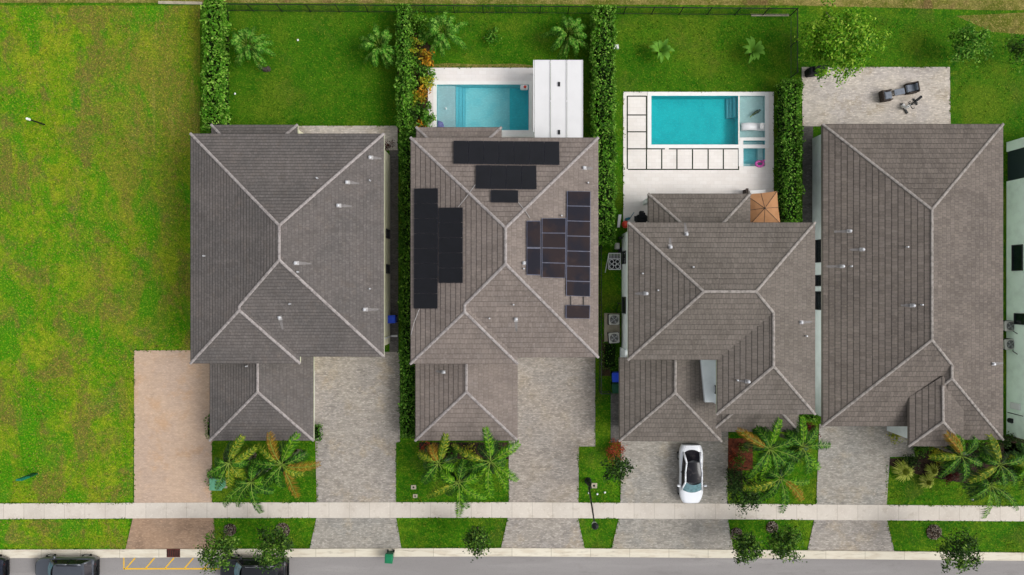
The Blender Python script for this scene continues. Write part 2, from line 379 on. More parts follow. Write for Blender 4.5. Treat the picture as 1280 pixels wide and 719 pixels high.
M['rachis'] = plain('pale_midrib', lin(118,142,54), .6, .2, 0, .1)
G = dict(
 hedge = leafmat('hedge_leaf', [lin(48,96,16), lin(76,134,26), lin(112,168,44), lin(164,200,90)]),
 hedge_dark = leafmat('dark_hedge_leaf', [lin(36,72,16), lin(56,102,22), lin(84,136,34), lin(134,176,72)]),
 areca = leafmat('areca_leaflet', [lin(36,82,18), lin(58,116,26), lin(92,150,42), lin(146,184,82)]),
 broad = leafmat('broad_leaf', [lin(44,104,24), lin(70,132,34), lin(116,164,58), lin(150,184,84)]),
 palm = leafmat('palm_leaflet', [lin(22,56,10), lin(36,80,14), lin(60,110,22), lin(104,150,40)], .6, .14, .12)
 ,shadedpalm = leafmat('shaded_palm_leaflet', [lin(18,44,10), lin(30,64,14), lin(44,84,20), lin(70,112,34)], .5, .3, .1),  # darker copy of the palm leaflet, crown shadow painted into its colour
 lime = leafmat('lime_palm_leaflet', [lin(40,84,8), lin(62,116,12), lin(92,146,20), lin(138,176,40)], .6, .14, .15),
 yell = leafmat('yellow_palm_leaflet', [lin(52,86,12), lin(82,116,18), lin(122,138,28), lin(172,166,54)], .6, .14, .12),
 brown = leafmat('dying_palm_leaflet', [lin(120,96,26), lin(160,112,36), lin(116,116,28), lin(184,146,62)]),
 tree = leafmat('light_tree_leaf', [lin(60,112,14), lin(92,150,24), lin(134,184,40), lin(184,212,80)], .6,.15,.35),
 street = leafmat('street_tree_leaf', [lin(40,74,20), lin(64,104,28), lin(96,138,42), lin(140,166,74)]),
 darktree = leafmat('dark_tree_leaf', [lin(24,44,18), lin(38,64,24), lin(56,86,32), lin(88,118,52)]),
 burg = leafmat('burgundy_leaf', [lin(44,14,18), lin(72,22,24), lin(98,34,30), lin(52,40,30)]),
 croton = leafmat('croton_leaf', [lin(120,112,26), lin(206,128,24), lin(224,164,44), lin(196,180,60), lin(160,84,24)]),
 crotony = leafmat('yellow_croton_leaf', [lin(120,146,34), lin(160,168,44), lin(196,176,50), lin(92,128,36)]),
 yucca = leafmat('variegated_blade', [lin(124,146,36), lin(172,184,72), lin(204,208,104), lin(92,124,30)]),
 tuft = leafmat('purple_gray_blade', [lin(124,112,98), lin(146,138,124), lin(94,82,70), lin(168,160,146)], .8, .1, .1),
 turf = leafmat('grass_blade', [lin(36,88,8), lin(60,112,14), lin(92,128,24), lin(140,146,48)], .8, .08, .2),
 roughturf = leafmat('rough_grass_blade', [lin(62,112,10), lin(104,134,22), lin(140,146,44), lin(166,152,80), lin(112,92,48)], .8, .08, .2),
 red = leafmat('red_leaf', [lin(168,70,40), lin(134,50,36), lin(196,96,60), lin(110,60,40)]),
)
EXPO = 0.22
# ------------------------------------------------------------------ the ground
def poly(pts, z=0.0): return [(W(x,y,0).x, W(x,y,0).y) for x, y in pts]
def rc(x0,y0,x1,y1): return [(x0,y0),(x1,y0),(x1,y1),(x0,y1)]
def holes_sheet(mb, x0,x1,y0,y1, holes, z):
    """rectangle (world metres) with rectangular holes"""
    xs = sorted({x0,x1,*[h[0] for h in holes],*[h[1] for h in holes]}); ys = sorted({y0,y1,*[h[2] for h in holes],*[h[3] for h in holes]})
    xs = [x for x in xs if x0<=x<=x1]; ys = [y for y in ys if y0<=y<=y1]
    for i in range(len(xs)-1):
        for j in range(len(ys)-1):
            cx=(xs[i]+xs[i+1])/2; cy=(ys[j]+ys[j+1])/2
            if any(h[0]<cx<h[1] and h[2]<cy<h[3] for h in holes): continue
            mb.sheet([(xs[i],ys[j]),(xs[i+1],ys[j]),(xs[i+1],ys[j+1]),(xs[i],ys[j+1])], z)
def wr(x0,y0,x1,y1):
    a=W(x0,y1); b=W(x1,y0); return (a.x,b.x,a.y,b.y)
POOL2 = wr(546,106,661,163)
POOL3 = wr(814,120,922.5,181); SHELF3 = wr(924.5,120,956,172); SPA3 = wr(929,176,956,208)
HOLES = [POOL2, POOL3, SHELF3, SPA3]
m = MB(); holes_sheet(m, -400,400,-400,400, HOLES, 0.0)
tag(m.build('ground', M['lawn']), kind='structure')
def flat(name, polys, mat, z0, z1=None, lab=None):
    m = MB()
    for p in polys:
        if z1 is None: m.sheet(poly(p), z0)
        else: m.prism(poly(p), z0, z1)
    return tag(m.build(name, mat), lab, kind='structure')
# rough grass of the empty lot, on the left
flat('empty_lot_grass', [[(-600,7),(250,7),(250,168),(238,168),(238,440),(168,440),(166,628),(-600,628)]], M['lot'], .004)
flat('empty_lot_verge', [[(-600,649),(164,649),(157,688),(-600,688)]], M['lot'], .004)
flat('back_strip_grass', [[(-900,-260),(2200,-260),(2200,9),(1240,13),(1000,7),(282,3.5),(-900,3.5)]], M['dry'], .004)
m = MB(); holes_sheet(m, *(W(283,0).x, W(496,0).x, W(0,160).y, W(0,14).y), [], .008); tag(m.build('back_lawn', M['backlawn']), kind='structure')
m = MB(); holes_sheet(m, *(W(520,0).x, W(1290,0).x, W(0,300).y, W(0,18).y), HOLES, .008); tag(m.build('back_lawn', M['backlawn']), kind='structure')
flat('soil_bed', [rc(280,14,286,160), [(497,20),(541,60),(541,166),(497,166)], rc(514,440,519,548), rc(752,425,763,470)], M['soil'], .012)
flat('dirt_patch', [[(536,81),(560,79),(600,81),(640,79.5),(668,82),(668,86),(535,86)],[(1195,20),(1300,15),(1300,45),(1240,40)]], M['dry'], .012)
flat('red_mulch_bed', [rc(910,548,941,588)], M['mulch'], .012)
flat('dark_mulch_bed', [rc(910,588,928,614), [(1110,573),(1143,573),(1160,556),(1258,552),(1300,560),(1300,600),(1205,604),(1150,594),(1112,582)], rc(524,553,646,574), rc(1255,545,1300,575)], M['darkmulch'], .012)
flat('concrete_strip', [[(198,1.5),(253,2.5),(253,6),(198,5)]], M['concrete'], .004, .05)
flat('concrete_strip', [rc(939,18,986,20.5)], M['concrete'], .012, .06)
# paving
flat('tan_driveway', [[(168,438),(270,438),(270,550),(265,552),(265,629),(168,629)]], M['tan'], .0, .04)
flat('tan_driveway_apron', [[(166.5,647),(267,647),(270,688),(157,687)]], M['tanapron'], .0, .04)
flat('gray_driveway', [[(392,440),(500,440),(500,552),(495,553),(495,629),(396,629)]], M['drive'], 0, .04)
flat('gray_driveway_apron', [[(396,646),(495,646),(502,687),(387,687)]], M['drive3'], 0, .04)
flat('warm_gray_driveway', [[(640,440),(744,440),(744,558),(723.5,558),(723,629),(636,629),(636,552),(640,552)]], M['drive2'], 0, .04)
flat('warm_gray_driveway_apron', [[(635,646),(722,646),(731,686),(626,686)]], M['drive'], 0, .04)
flat('car_driveway', [[(776,545),(910,538),(909,630),(775.5,630)]], M['drive3'], 0, .04)
flat('car_driveway_apron', [[(774,646),(909,646),(917,688),(764,687)]], M['drive3'], 0, .04)
flat('wide_driveway', [[(1024,530),(1140,526),(1143,571),(1112,571),(1108,632),(1020,632)]], M['drive3'], 0, .04)
flat('wide_driveway_apron', [[(1018,648),(1108,648),(1118,690),(1009,689)]], M['drive'], 0, .04)
flat('side_path', [[(487,186),(498,186),(498,446),(487,446)], rc(763.5,492,775,553), rc(757,330,777,336)], M['side'], 0, .036)
flat('side_path_by_hedge', [[(1003,150),(1016,150),(1016,500),(1003,500)]], M['side'], 0, .036)
flat('back_patio', [[(372,157.5),(497,157.5),(497,188),(372,188)]], M['patio'], 0, .04)
flat('stone_patio', [[(1002,97),(1002,84),(1187,84),(1188,158),(1003,158)]], M['patio'], 0, .04)
# sidewalk, kerb, road
flat('sidewalk', [[(-600,627),(0,629.3),(270,628),(640,627.7),(780,628.5),(1280,632.5),(1900,637),(1900,657),(1280,651.5),(780,648),(640,647),(270,647.3),(0,648.7),(-600,650)]], M['walk'], 0, .06)
KT = [(-600,686.5),(0,686.8),(640,684.8),(780,685.5),(1280,690.5),(1900,696)]
KB = [(-600,697),(0,697.2),(640,695),(780,696),(1280,700.5),(1900,706)]
flat('kerb', [KT + KB[::-1]], M['kerb'], 0, .1)
flat('road', [[(x,y-2) for x,y in KB] + [(1900,850),(-600,850)]], M['road'], .016)
def strip(a, b, w):
    a=Vector(a); b=Vector(b); d=(b-a).normalized(); n=Vector((-d.y,d.x))*w/2
    return [tuple(a+n),tuple(b+n),tuple(b-n),tuple(a-n)]
ym = [strip((155,697),(155,711.9),1.6), strip((155,711),(284,711),1.8)]
for i in range(5): x=158+24.3*i; ym.append(strip((x,710.2),(x+11,697.5),1.5))
flat('road_marking', ym, M['yellow'], .020)
m = MB(); c=W(217.5,691); m.box((c.x,c.y,.05),(1.1,.66,.12)); g = tag(m.build('storm_drain', M['rust'], origin=(c.x,c.y,0)), 'rusty brown storm drain grate set in the kerb', 'storm drain')
m = MB()
for i in range(7): m.box((c.x-.45+.15*i, c.y, .118), (.05,.5,.016))
m.build('grate_bar', M['metal'], g)

# ------------------------------------------------------------------ pools
def basin(name, r, depth, mat, wall=None):
    x0,x1,y0,y1 = r; m = MB()
    m.sheet([(x0,y0),(x1,y0),(x1,y1),(x0,y1)], -depth)
    a=[(x0,y0),(x1,y0),(x1,y1),(x0,y1)]
    for i in range(4):
        p=a[i]; q=a[(i+1)%4]; m.add([(p[0],p[1],-depth),(q[0],q[1],-depth),(q[0],q[1],.0),(p[0],p[1],.0)],[(0,1,2,3)])
    return m
PF = poolfloor('pool_plaster', lin(150,222,226), lin(124,212,220)); PFD = poolfloor('deep_pool_plaster', lin(50,204,214), lin(36,194,206))
PF3 = poolfloor('turquoise_pool_plaster', lin(18,202,208), lin(6,188,198)); PS = poolfloor('shelf_plaster', lin(178,206,208), lin(168,200,204)); PS3 = poolfloor('gray_shelf_plaster', lin(184,208,208), lin(174,202,204))
PST = poolfloor('step_plaster', lin(112,200,212), lin(100,192,206)); PSP = poolfloor('spa_plaster', lin(118,200,208), lin(104,192,202))
WT = water('pool_water', (.90,.97,.975,1)); WT2 = water('still_pool_water', (.90,.975,.965,1), 3.0)
def wbox(m, px0,py0,px1,py1,z0,z1):
    a=W(px0,py1); b=W(px1,py0); m.box(((a.x+b.x)/2,(a.y+b.y)/2,(z0+z1)/2),(b.x-a.x,b.y-a.y,z1-z0))
p = W(600,135); pool = thing('swimming_pool', (p.x,p.y,0), 'light blue rectangular pool with pale shelf at its left end, beside the white patio roof', 'pool')
basin('b', POOL2, 1.0, None).build('basin', PF, pool)
m = MB(); wbox(m,546.3,106.3,569,162.7,-.98,-.25); m.build('shallow_shelf', PS, pool)
m = MB(); wbox(m,569.2,106.3,573,162.7,-.98,-.4); wbox(m,573.2,106.3,577,162.7,-.98,-.6); wbox(m,577.2,106.3,581,162.7,-.98,-.8); m.build('step', PST, pool)
m = MB(); wbox(m,637,106.3,660.7,162.7,-.98,-.94); m.build('deep_floor', PFD, pool)
x0,x1,y0,y1 = POOL2; m = MB(); m.sheet([(x0+.01,y0+.01),(x1-.01,y0+.01),(x1-.01,y1-.01),(x0+.01,y1-.01)], -.09); m.build('water_surface', WT, pool)
p = W(885,160); pool = thing('swimming_pool', (p.x,p.y,0), 'turquoise rectangular pool with sun shelf and small square spa at its right end', 'pool')
basin('b', POOL3, 1.0, None).build('basin', PF3, pool)
m = MB(); wbox(m,912,120.3,915,145,-.98,-.8); wbox(m,915.2,120.3,918.5,145,-.98,-.65); wbox(m,918.7,120.3,922.2,145,-.98,-.35); m.build('step', PST, pool)
basin('b', SHELF3, .3, None).build('sun_shelf', PS3, pool)
sp = basin('b', SPA3, .7, None).build('spa', PSP, pool)
m = MB(); wbox(m,929.2,176.3,955.7,182,-.69,-.35); wbox(m,929.2,204,955.7,207.7,-.69,-.35); wbox(m,949,182.2,955.7,203.8,-.69,-.35); m.build('spa_bench', PS, sp)
m = MB()
for r in (POOL3,SHELF3,SPA3):
    x0,x1,y0,y1 = r; m.sheet([(x0+.01,y0+.01),(x1-.01,y0+.01),(x1-.01,y1-.01),(x0+.01,y1-.01)], -.09)
m.build('water_surface', WT2, pool)
m = MB(); holes_sheet(m, *wr(535,85,668,172), [POOL2], .04); tag(m.build('white_pool_deck', M['deck']), kind='structure')
m = MB()
x0,x1,y0,y1 = wr(535,85,668,172)
m.prism([(x0,y0),(x1,y0),(x1,y0+.01),(x0,y0+.01)],0,.038)
m = MB(); holes_sheet(m, *wr(779,115,967,285), [POOL3,SHELF3,SPA3], .04); tag(m.build('cream_pool_deck', M['deck2']), kind='structure')
def coping(r, w, z0, z1):
    x0,x1,y0,y1 = r; m = MB()
    for a in ((x0-w,x1+w,y1,y1+w),(x0-w,x1+w,y0-w,y0),(x0-w,x0,y0,y1),(x1,x1+w,y0,y1)):
        m.box(((a[0]+a[1])/2,(a[2]+a[3])/2,(z0+z1)/2),(a[1]-a[0],a[3]-a[2],z1-z0))
    return m
coping(POOL2,.3,.0,.07).build('coping', M['coping'], [o for o in col.objects if o.name=='swimming_pool'][0])
m = coping((POOL3[0],SHELF3[1],POOL3[2],POOL3[3]),.3,0,.07)
m.build('coping', M['coping'], pool)
m = MB(); wbox(m,922.6,120,924.4,181,-.2,-.02); wbox(m,924.6,172.2,956,175.8,-.2,.06); wbox(m,923,176,928.8,208,-.1,.06); m.build('divider_wall', M['coping'], pool)
gs = []
for x in (784,808): gs.append(strip((x,120),(x,211.5),1.5))
for y in (120.5,144,165): gs.append(strip((784.8,y),(807.2,y),1.4))
gs.append(strip((784.8,186.3),(807.2,186.3),1.4)); gs.append(strip((808.8,186.3),(831,186.3),1.4)); gs.append(strip((836,186.3),(923,186.3),1.4)); gs.append(strip((784.8,212),(923.6,212),1.4))
for x in (827,846,865.5,885,904,923): gs.append(strip((x,187.1),(x,211.2),1.5))
flat('turf_joint', gs, M['core'], .044)

# ------------------------------------------------------------------ houses
FAC = {}
def solve_z(px, py, eaves, pitch):
    """height of a roof vertex seen at (px,py) that rises at `pitch` from the named eave lines"""
    zs = []
    for ax, v, ze in eaves:
        e = (W(v,0,ze).x if ax == 'x' else W(0,v,ze).y); z = ze
        for _ in range(40):
            p = W(px,py,z); z = ze + pitch*abs((p.x if ax == 'x' else p.y) - e)
        zs.append(z)
    return sum(zs)/len(zs)
class Roof:
    def __init__(s, key, pitch): s.key=key; s.p=pitch; s.V={}; s.F=[]; FAC.setdefault(key,[])
    def v(s, n, px, py, z=None, eaves=None):
        if z is None: z = solve_z(px,py,eaves,s.p)
        s.V[n] = W(px,py,z); return s
    def face(s, names, eave):
        """eave: names of the two vertices of the lower edge"""
        s.F.append(([s.V[n] for n in names.split()], s.V[eave[0]], s.V[eave[1]]))
    def mesh(s):
        m = MB(); m.uv = []
        for pts, a, b in s.F:
            n = Vector((0,0,0))
            for i in range(len(pts)):
                p=pts[i]; q=pts[(i+1)%len(pts)]; n += Vector(((p.y-q.y)*(p.z+q.z),(p.z-q.z)*(p.x+q.x),(p.x-q.x)*(p.y+q.y)))
            if n.z < 0: pts = pts[::-1]; n = -n
            n.normalize(); u = (b-a).normalized(); v = n.cross(u).normalized()
            if v.z < 0: v = -v
            m.uv.append([((p-a).dot(u), (p-a).dot(v)) for p in pts])
            m.add(pts, [tuple(range(len(pts)))])
            FAC[s.key].append(pts)
        return m
def surf(key, px, py):
    """point of a roof seen at photo pixel, and the roof's normal there"""
    c = Vector((0,0,H)); d = (W(px,py,0)-c).normalized(); best = None
    for pts in FAC[key]:
        for i in range(1,len(pts)-1):
            a,b,e = pts[0],pts[i],pts[i+1]; n=(b-a).cross(e-a)
            if abs(n.dot(d))<1e-9: continue
            t=(a-c).dot(n)/d.dot(n); p=c+d*t; n.normalize(); n = n if n.z>0 else -n
            ok=True
            for u,w in ((a,b),(b,e),(e,a)):
                if (w-u).cross(p-u).dot((b-a).cross(e-a)) < -1e-5: ok=False
            if ok and (best is None or t<best[2]): best=(p,n,t)
    return best
def ridge(parent, a, b, mat, w=.13, up=.05, n=6):
    w=min(w,.105)
    """half-round cap tiles along a hip or ridge, overlapping one another"""
    a=Vector(a); b=Vector(b); L=(b-a).length; d=(b-a)/L; k=max(2,int(L/.42)); m=MB()
    s=d.cross(Vector((0,0,1))).normalized(); u=s.cross(d)
    for i in range(k):
        p0=a+d*(L*i/k); p1=a+d*(L*(i+1.06)/k); r=[]
        for p,ww,uu in ((p0,w*1.06,.03),(p1,w*.92,0)):
            for j in range(n+1):
                an=math.pi*j/n; r.append(p+s*(ww*math.cos(an))+u*(ww*.55*math.sin(an)+up-.05+uu*.5))
        f=[(j,j+1,n+2+j,n+1+j) for j in range(n)]+[tuple(range(n,-1,-1))]
        m.add(r,f)
    return m.build('ridge_cap', mat, parent)
def eave_slab(polyw, z, parent, mat):
    m=MB(); m.prism(polyw, z-.24, z-.012); return m.build('fascia', mat, parent)
def vents(key, parent, pts):
    for px,py,kind in pts:
        h=surf(key,px,py)
        if not h: continue
        p,n,_=h; m=MB()
        dn=Vector((n.x,n.y,0)); dn = dn.normalized() if dn.length>1e-3 else Vector((1,0,0)); dn=(dn-n*dn.dot(n)).normalized(); sd=n.cross(dn)
        if kind=='s':
            m.tube(p-n*.02,p+Vector((0,0,.3)),.06,.055,9); m.build('vent_pipe', M['vent'], parent); continue
        a=p+n*.02; q=[a-dn*.14-sd*.13,a-dn*.14+sd*.13,a+dn*.2+sd*.14,a+dn*.2-sd*.14]
        m.add([x-n*.01 for x in q]+[x+n*.012 for x in q],[(4,5,6,7),(0,1,5,4),(1,2,6,5),(2,3,7,6),(3,0,4,7)])
        m.build('vent_flashing', M['stain'], parent)
        m=MB(); m.tube(p,p+Vector((0,0,.16)),.08,.075,10); m.lathe([(.085,0),(.115,.04),(.11,.08),(.05,.12)],(p.x,p.y,p.z+.14),10); m.build('roof_vent', M['vent'], parent)
        # pale runoff streak of lime below the vent
        m=MB(); L=.45+.5*random.random(); k=6; vs=[]; sg=random.uniform(-.04,.04)
        for i in range(k+1):
            t=i/k; wv=.12*(1-.45*t)*random.uniform(.75,1.2); o=a+dn*(.2+L*t)+sd*(sg*t)-n*.012; vs+=[o-sd*wv,o+sd*wv]
        m.add(vs,[(2*i,2*i+1,2*i+3,2*i+2) for i in range(k)]); m.build('runoff_streak', M['streak'], parent)
M['streak'] = plain('runoff_streak_lime', lin(124,120,118), .8, .2, 0, .2, 4)
def win(parent, c, w, h, axis, mull=0):
    """window on a wall: axis is the outward direction"""
    c=Vector(c); ax=Vector(axis); s=Vector((-ax.y,ax.x,0)); m=MB()
    def slab(mb, off, hw, zc, hh, d):
        p=c+s*off+ax*(d/2-.02); sx = 2*hw if abs(s.x)>.5 else d; sy = 2*hw if abs(s.y)>.5 else d
        mb.box((p.x,p.y,c.z+zc),(sx,sy,2*hh))
    slab(m,0,w/2+.06,h/2+.03,.03,.1); slab(m,0,w/2+.06,-h/2-.03,.03,.14); slab(m,w/2+.03,.03,0,h/2,.1); slab(m,-w/2-.03,.03,0,h/2,.1)
    if mull: slab(m,0,.025,0,h/2,.09)
    f=m.build('window', M['frame'], parent); m=MB(); slab(m,0,w/2,0,h/2,.05); m.build('pane', M['glass'], f); return f
def walls(parent, polyw, z, mat, z0=-.05):
    m=MB(); m.prism(polyw, z0, z); return m.build('wall', mat, parent)
def wp(pts, z, inset=0):
    return [(W(x,y,z).x, W(x,y,z).y) for x,y in pts]
def inset_rect(x0,y0,x1,y1,z,d):
    a=W(x0,y1,z); b=W(x1,y0,z); return [(a.x+d,a.y+d),(b.x-d,a.y+d),(b.x-d,b.y-d),(a.x+d,b.y-d)]
ZE, ZG = 5.8, 2.95

def two_storey(key, label, N, x0,x1,yN,yS,yS2,xb, R1,R2,B1,B2, gar, gpk, gx, lan, lan_h, mats):
    c=W((x0+x1)/2,(yN+yS)/2,0); h=thing(N,(c.x,c.y,0),label,'house')
    tile,cap,wall,fas=mats; R=Roof(key,.36)
    eW=('x',x0,ZE); eE=('x',x1,ZE); eN=('y',yN,ZE); eS=('y',yS,ZE); eB=('y',yS2,ZE)
    R.v('nw',x0,yN,ZE).v('ne',x1,yN,ZE).v('se',x1,yS,ZE).v('sb',xb,yS,ZE).v('bb',xb,yS2,ZE).v('sw',x0,yS2,ZE)
    R.v('r1',*R1,eaves=[eW,eE]).v('r2',*R2,eaves=[eW,eE]).v('b1',*B1,eaves=[eW]).v('b2',*B2,eaves=[eW,eB])
    R.face('nw ne r1','nw ne'.split()); R.face('ne se r2 r1',['ne','se']); R.face('se sb b1 r2',['se','sb'])
    R.face('sb bb b2 b1',['sb','bb']); R.face('bb sw b2',['bb','sw']); R.face('sw nw r1 r2 b1 b2',['sw','nw'])
    roof=R.mesh().build('roof', tile, h); V=R.V
    for a,b in (('nw','r1'),('ne','r1'),('r1','r2'),('r2','se'),('r2','b1'),('b1','b2'),('b2','sw'),('b2','bb')): ridge(roof,V[a],V[b],cap)
    eave_slab(wp([(x0,yN),(x1,yN),(x1,yS),(xb,yS),(xb,yS2),(x0,yS2)],ZE),ZE,h,fas)
    d=.55; a=W(x0,yS,ZE); b=W(x1,yN,ZE); wx=W(xb,0,ZE).x; wy=W(0,yS2,ZE).y
    walls(h,[(a.x+d,wy+d),(wx-d,wy+d),(wx-d,a.y+d),(b.x-d,a.y+d),(b.x-d,b.y-d),(a.x+d,b.y-d)],ZE-.2,wall)
    E=b.x-d; Wx=a.x+d; Nn=b.y-d; Ss=a.y+d
    # garage wing
    g0,gy0,g1,gy1=gar; G_=Roof(key,.36); gW=('x',g0,ZG); gE=('x',g1,ZG); gS=('y',gy1,ZG)
    G_.v('nw',g0,gy0,ZG).v('ne',g1,gy0,ZG).v('se',g1,gy1,ZG).v('sw',g0,gy1,ZG)
    G_.v('rt',gx,gy0,eaves=[gW,gE]).v('rp',*gpk,eaves=[gW,gE])
    G_.face('nw rt rp sw',['sw','nw']); G_.face('rt ne se rp',['ne','se']); G_.face('se sw rp',['se','sw'])
    r2=G_.mesh().build('garage_roof', tile, h)
    for p,q in (('rt','rp'),('rp','sw'),('rp','se')): ridge(r2,G_.V[p],G_.V[q],cap,.15)
    eave_slab(wp([(g0,gy0),(g1,gy0),(g1,gy1),(g0,gy1)],ZG),ZG,h,fas)
    ga=W(g0,gy1,ZG); gb=W(g1,gy0,ZG)
    m=MB(); m.prism([(ga.x+.5,ga.y+.5),(gb.x-.78,ga.y+.5),(gb.x-.78,Ss-.02),(ga.x+.5,Ss-.02)],-.05,ZG-.2); m.build('garage_wall', wall, h)
    m=MB()
    for k in range(4): m.box((gb.x-.76,(ga.y+gb.y)/2-.6,.3+.55*k),(.06,4.6,.53))
    m.build('garage_door', M['whitepaint'], h)
    for q in range(2): win(h,(ga.x+2.2+3.2*q,ga.y+.5,1.6),1.2,1.3,(0,-1,0),1)
    # lanai
    l0,ly0,l1,ly1=lan; L=Roof(key,.36); lN=('y',ly0,ZG)
    dz=lan_h
    L.v('nw',l0,ly0,ZG).v('ne',l1,ly0,ZG)
    yw=W(0,yN,ZE).y-.3
    dep=(L.V['nw'].y-yw)
    A=L.V['nw']; B=L.V['ne']; z2=ZG+.36*dep
    L.V['a']=Vector((A.x+dep,yw,z2)); L.V['b']=Vector((B.x-dep,yw,z2)); L.V['sw']=Vector((A.x,yw,ZG)); L.V['se']=Vector((B.x,yw,ZG))
    L.face('nw ne b a',['nw','ne']); L.face('sw nw a',['sw','nw']); L.face('ne se b',['ne','se'])
    r3=L.mesh().build('porch_roof', tile, h)
    for p,q in (('nw','a'),('ne','b')): ridge(r3,L.V[p],L.V[q],cap,.14)
    eave_slab([(A.x,A.y),(B.x,B.y),(B.x,yw),(A.x,yw)],ZG,h,fas)
    for X in (A.x+.35,B.x-.35):
        m=MB(); m.bbox((X,A.y-.35,1.35),(.35,.35,2.75)); m.build('porch_column', wall, h)
    # windows
    for X in (Wx+2.0,(Wx+E)/2,E-2.2): win(h,(X,Nn,4.3),1.5,1.3,(0,1,0),1)
    win(h,(E-2.5,Ss,4.3),1.3,1.3,(0,-1,0),1); win(h,(E-2.4,Ss,1.25),1.1,2.3,(0,-1,0))
    win(h,(Wx+3,wy+d,4.4),1.6,1.2,(0,-1,0),1)
    for Y in (Nn-3,Ss+4): win(h,(Wx,Y,4.3),.9,1.2,(-1,0,0))
    return h,roof,E,Wx
TI1=tiles('gray_roof_tiles', lin(108,102,99), lin(97,93,91), lin(115,105,98), .25,.25,.62,.8)
TI2=tiles('brown_gray_roof_tiles', lin(133,122,115), lin(121,111,105), lin(140,131,126), .40,.25,.6,.82)
TI3=tiles('umber_roof_tiles', lin(116,108,101), lin(104,97,90), lin(125,118,112), .40,.25,.55,.8)
TI4=tiles('taupe_roof_tiles', lin(117,108,101), lin(105,97,91), lin(125,115,105), .43,.27,.5,.74)
h1,roof1,E1,Wx1=two_storey('h1','gray tiled two storey house beside the empty grass lot','house',238,480,167,446,454.5,375,(349,282),(349,325),(299,383),(299,388),(262,443,392,551),(322,490),322,(264,156,372,167),0,(TI1,M['cap'],M['cream'],M['fascia']))
win(h1,(E1,W(0,294).y,1.4),.6,1.2,(1,0,0)); win(h1,(E1,W(0,337).y,1.4),.6,1.2,(1,0,0)); win(h1,(E1,W(0,240).y,4.2),.9,1.2,(1,0,0))
m=MB(); a=W(0,420).y; m.box((E1+.06,a,2.6),(.12,.1,5.0)); m.box((E1+.35,a,.06),(.5,.16,.12)); m.build('downpipe', M['whitepaint'], h1)
vents('h1',roof1,[(463,197,'v'),(434,228,'v'),(463,226,'s'),(423,257,'v'),(397,223,'s'),(370,329,'v'),(373,340,'s'),(463,361,'s'),(456,387,'v'),(350,397,'v'),(363,380,'s'),(256,320,'s')])
vents('h1',roof1,[(309,457.6,'s')])
h2,roof2,E2,Wx2=two_storey('h2','brown gray tiled house carrying black solar panels on its roof','house',513,748,172,447,455,647,(632,285),(632,330),(581,381),(581,390),(519,444,647,551),(583,490),583,(520,159,627,172),0,(TI2,M['cap'],M['white'],M['fascia_dark']))
win(h2,(E2,W(0,300).y,4.2),.9,1.2,(1,0,0)); win(h2,(E2,W(0,240).y,1.5),.9,1.2,(1,0,0))
vents('h2',roof2,[(730,210,'v'),(735,229,'s'),(655,329,'v'),(655,336,'s'),(642,381,'s'),(645,399,'v'),(555,465,'v'),(702,270,'s'),(612,398,'s')])

# house with the white car: L-shaped upper roof
c=W(890,400); h3=thing('house',(c.x,c.y,0),'umber tiled two storey house with the white car on its driveway','house')
R=Roof('h3',.36); eW=('x',785,ZE); eE=('x',1019,ZE); eN=('y',278,ZE); eS=('y',450,ZE); gW=('x',896,ZE); gS=('y',518,ZE)
R.v('nw',785,278,ZE).v('ne',1019,278,ZE).v('sw',785,450,ZE).v('in',896,450,ZE).v('ws',896,518,ZE).v('se',1019,518,ZE)
R.v('r1',880,364.5,eaves=[eW,eN,eS]).v('r2',945,364.5,eaves=[eN,eE]).v('k',967,391,eaves=[eE,gW]).v('q',967,458,eaves=[eE,gW,gS])
R.face('nw ne r2 r1',['nw','ne']); R.face('sw nw r1',['sw','nw']); R.face('in sw r1 r2 k',['in','sw']); R.face('ws in k q',['ws','in']); R.face('se ws q',['se','ws']); R.face('ne se q k r2',['ne','se'])
roof3=R.mesh().build('roof',TI3,h3); V=R.V
for a,b in (('nw','r1'),('ne','r2'),('r1','r2'),('r1','sw'),('r2','k'),('k','q'),('q','ws'),('q','se')): ridge(roof3,V[a],V[b],M['cap_dark'],.15)
eave_slab(wp([(785,278),(1019,278),(1019,518),(896,518),(896,450),(785,450)],ZE),ZE,h3,M['fascia'])
a=W(785,450,ZE); b=W(1019,278,ZE); wi=W(896,518,ZE); d=.45
W3=a.x+d; E3=b.x-d; N3=b.y-d; S3=a.y+d
walls(h3,[(W3,S3),(wi.x+d,S3),(wi.x+d,wi.y+d),(E3,wi.y+d),(E3,N3),(W3,N3)],ZE-.2,M['bluish'])
G_=Roof('h3',.36); gw=('x',774,ZG); ge=('x',902,ZG)
G_.v('nw',774,447,ZG).v('sw',774,551.5,ZG).v('se',902,552,ZG).v('rt',844.5,447,eaves=[gw]).v('rp',844,491,eaves=[gw])
ne=W(902,447,ZG); G_.V['ne']=Vector((ne.x,G_.V['nw'].y,ZG)); 
G_.face('nw rt rp sw',['sw','nw']); G_.face('rt ne se rp',['ne','se']); G_.face('se sw rp',['se','sw'])
r=G_.mesh().build('garage_roof',TI3,h3)
for p,q in (('rt','rp'),('rp','sw'),('rp','se')): ridge(r,G_.V[p],G_.V[q],M['cap_dark'],.14)
eave_slab(wp([(774,447),(902,447),(902,552),(774,551.5)],ZG),ZG,h3,M['fascia_dark'])
ga=W(774,551.5,ZG); gb=W(902,447,ZG)
m=MB(); m.prism([(ga.x+.5,ga.y+.5),(gb.x-.5,ga.y+.5),(gb.x-.5,S3-.02),(ga.x+.5,S3-.02)],-.05,ZG-.2); m.build('garage_wall',M['bluish'],h3)
m=MB()
for k in range(4): m.box(((ga.x+gb.x)/2,ga.y+.48,.3+.55*k),(4.9,.06,.53))
m.build('garage_door',M['whitepaint'],h3)
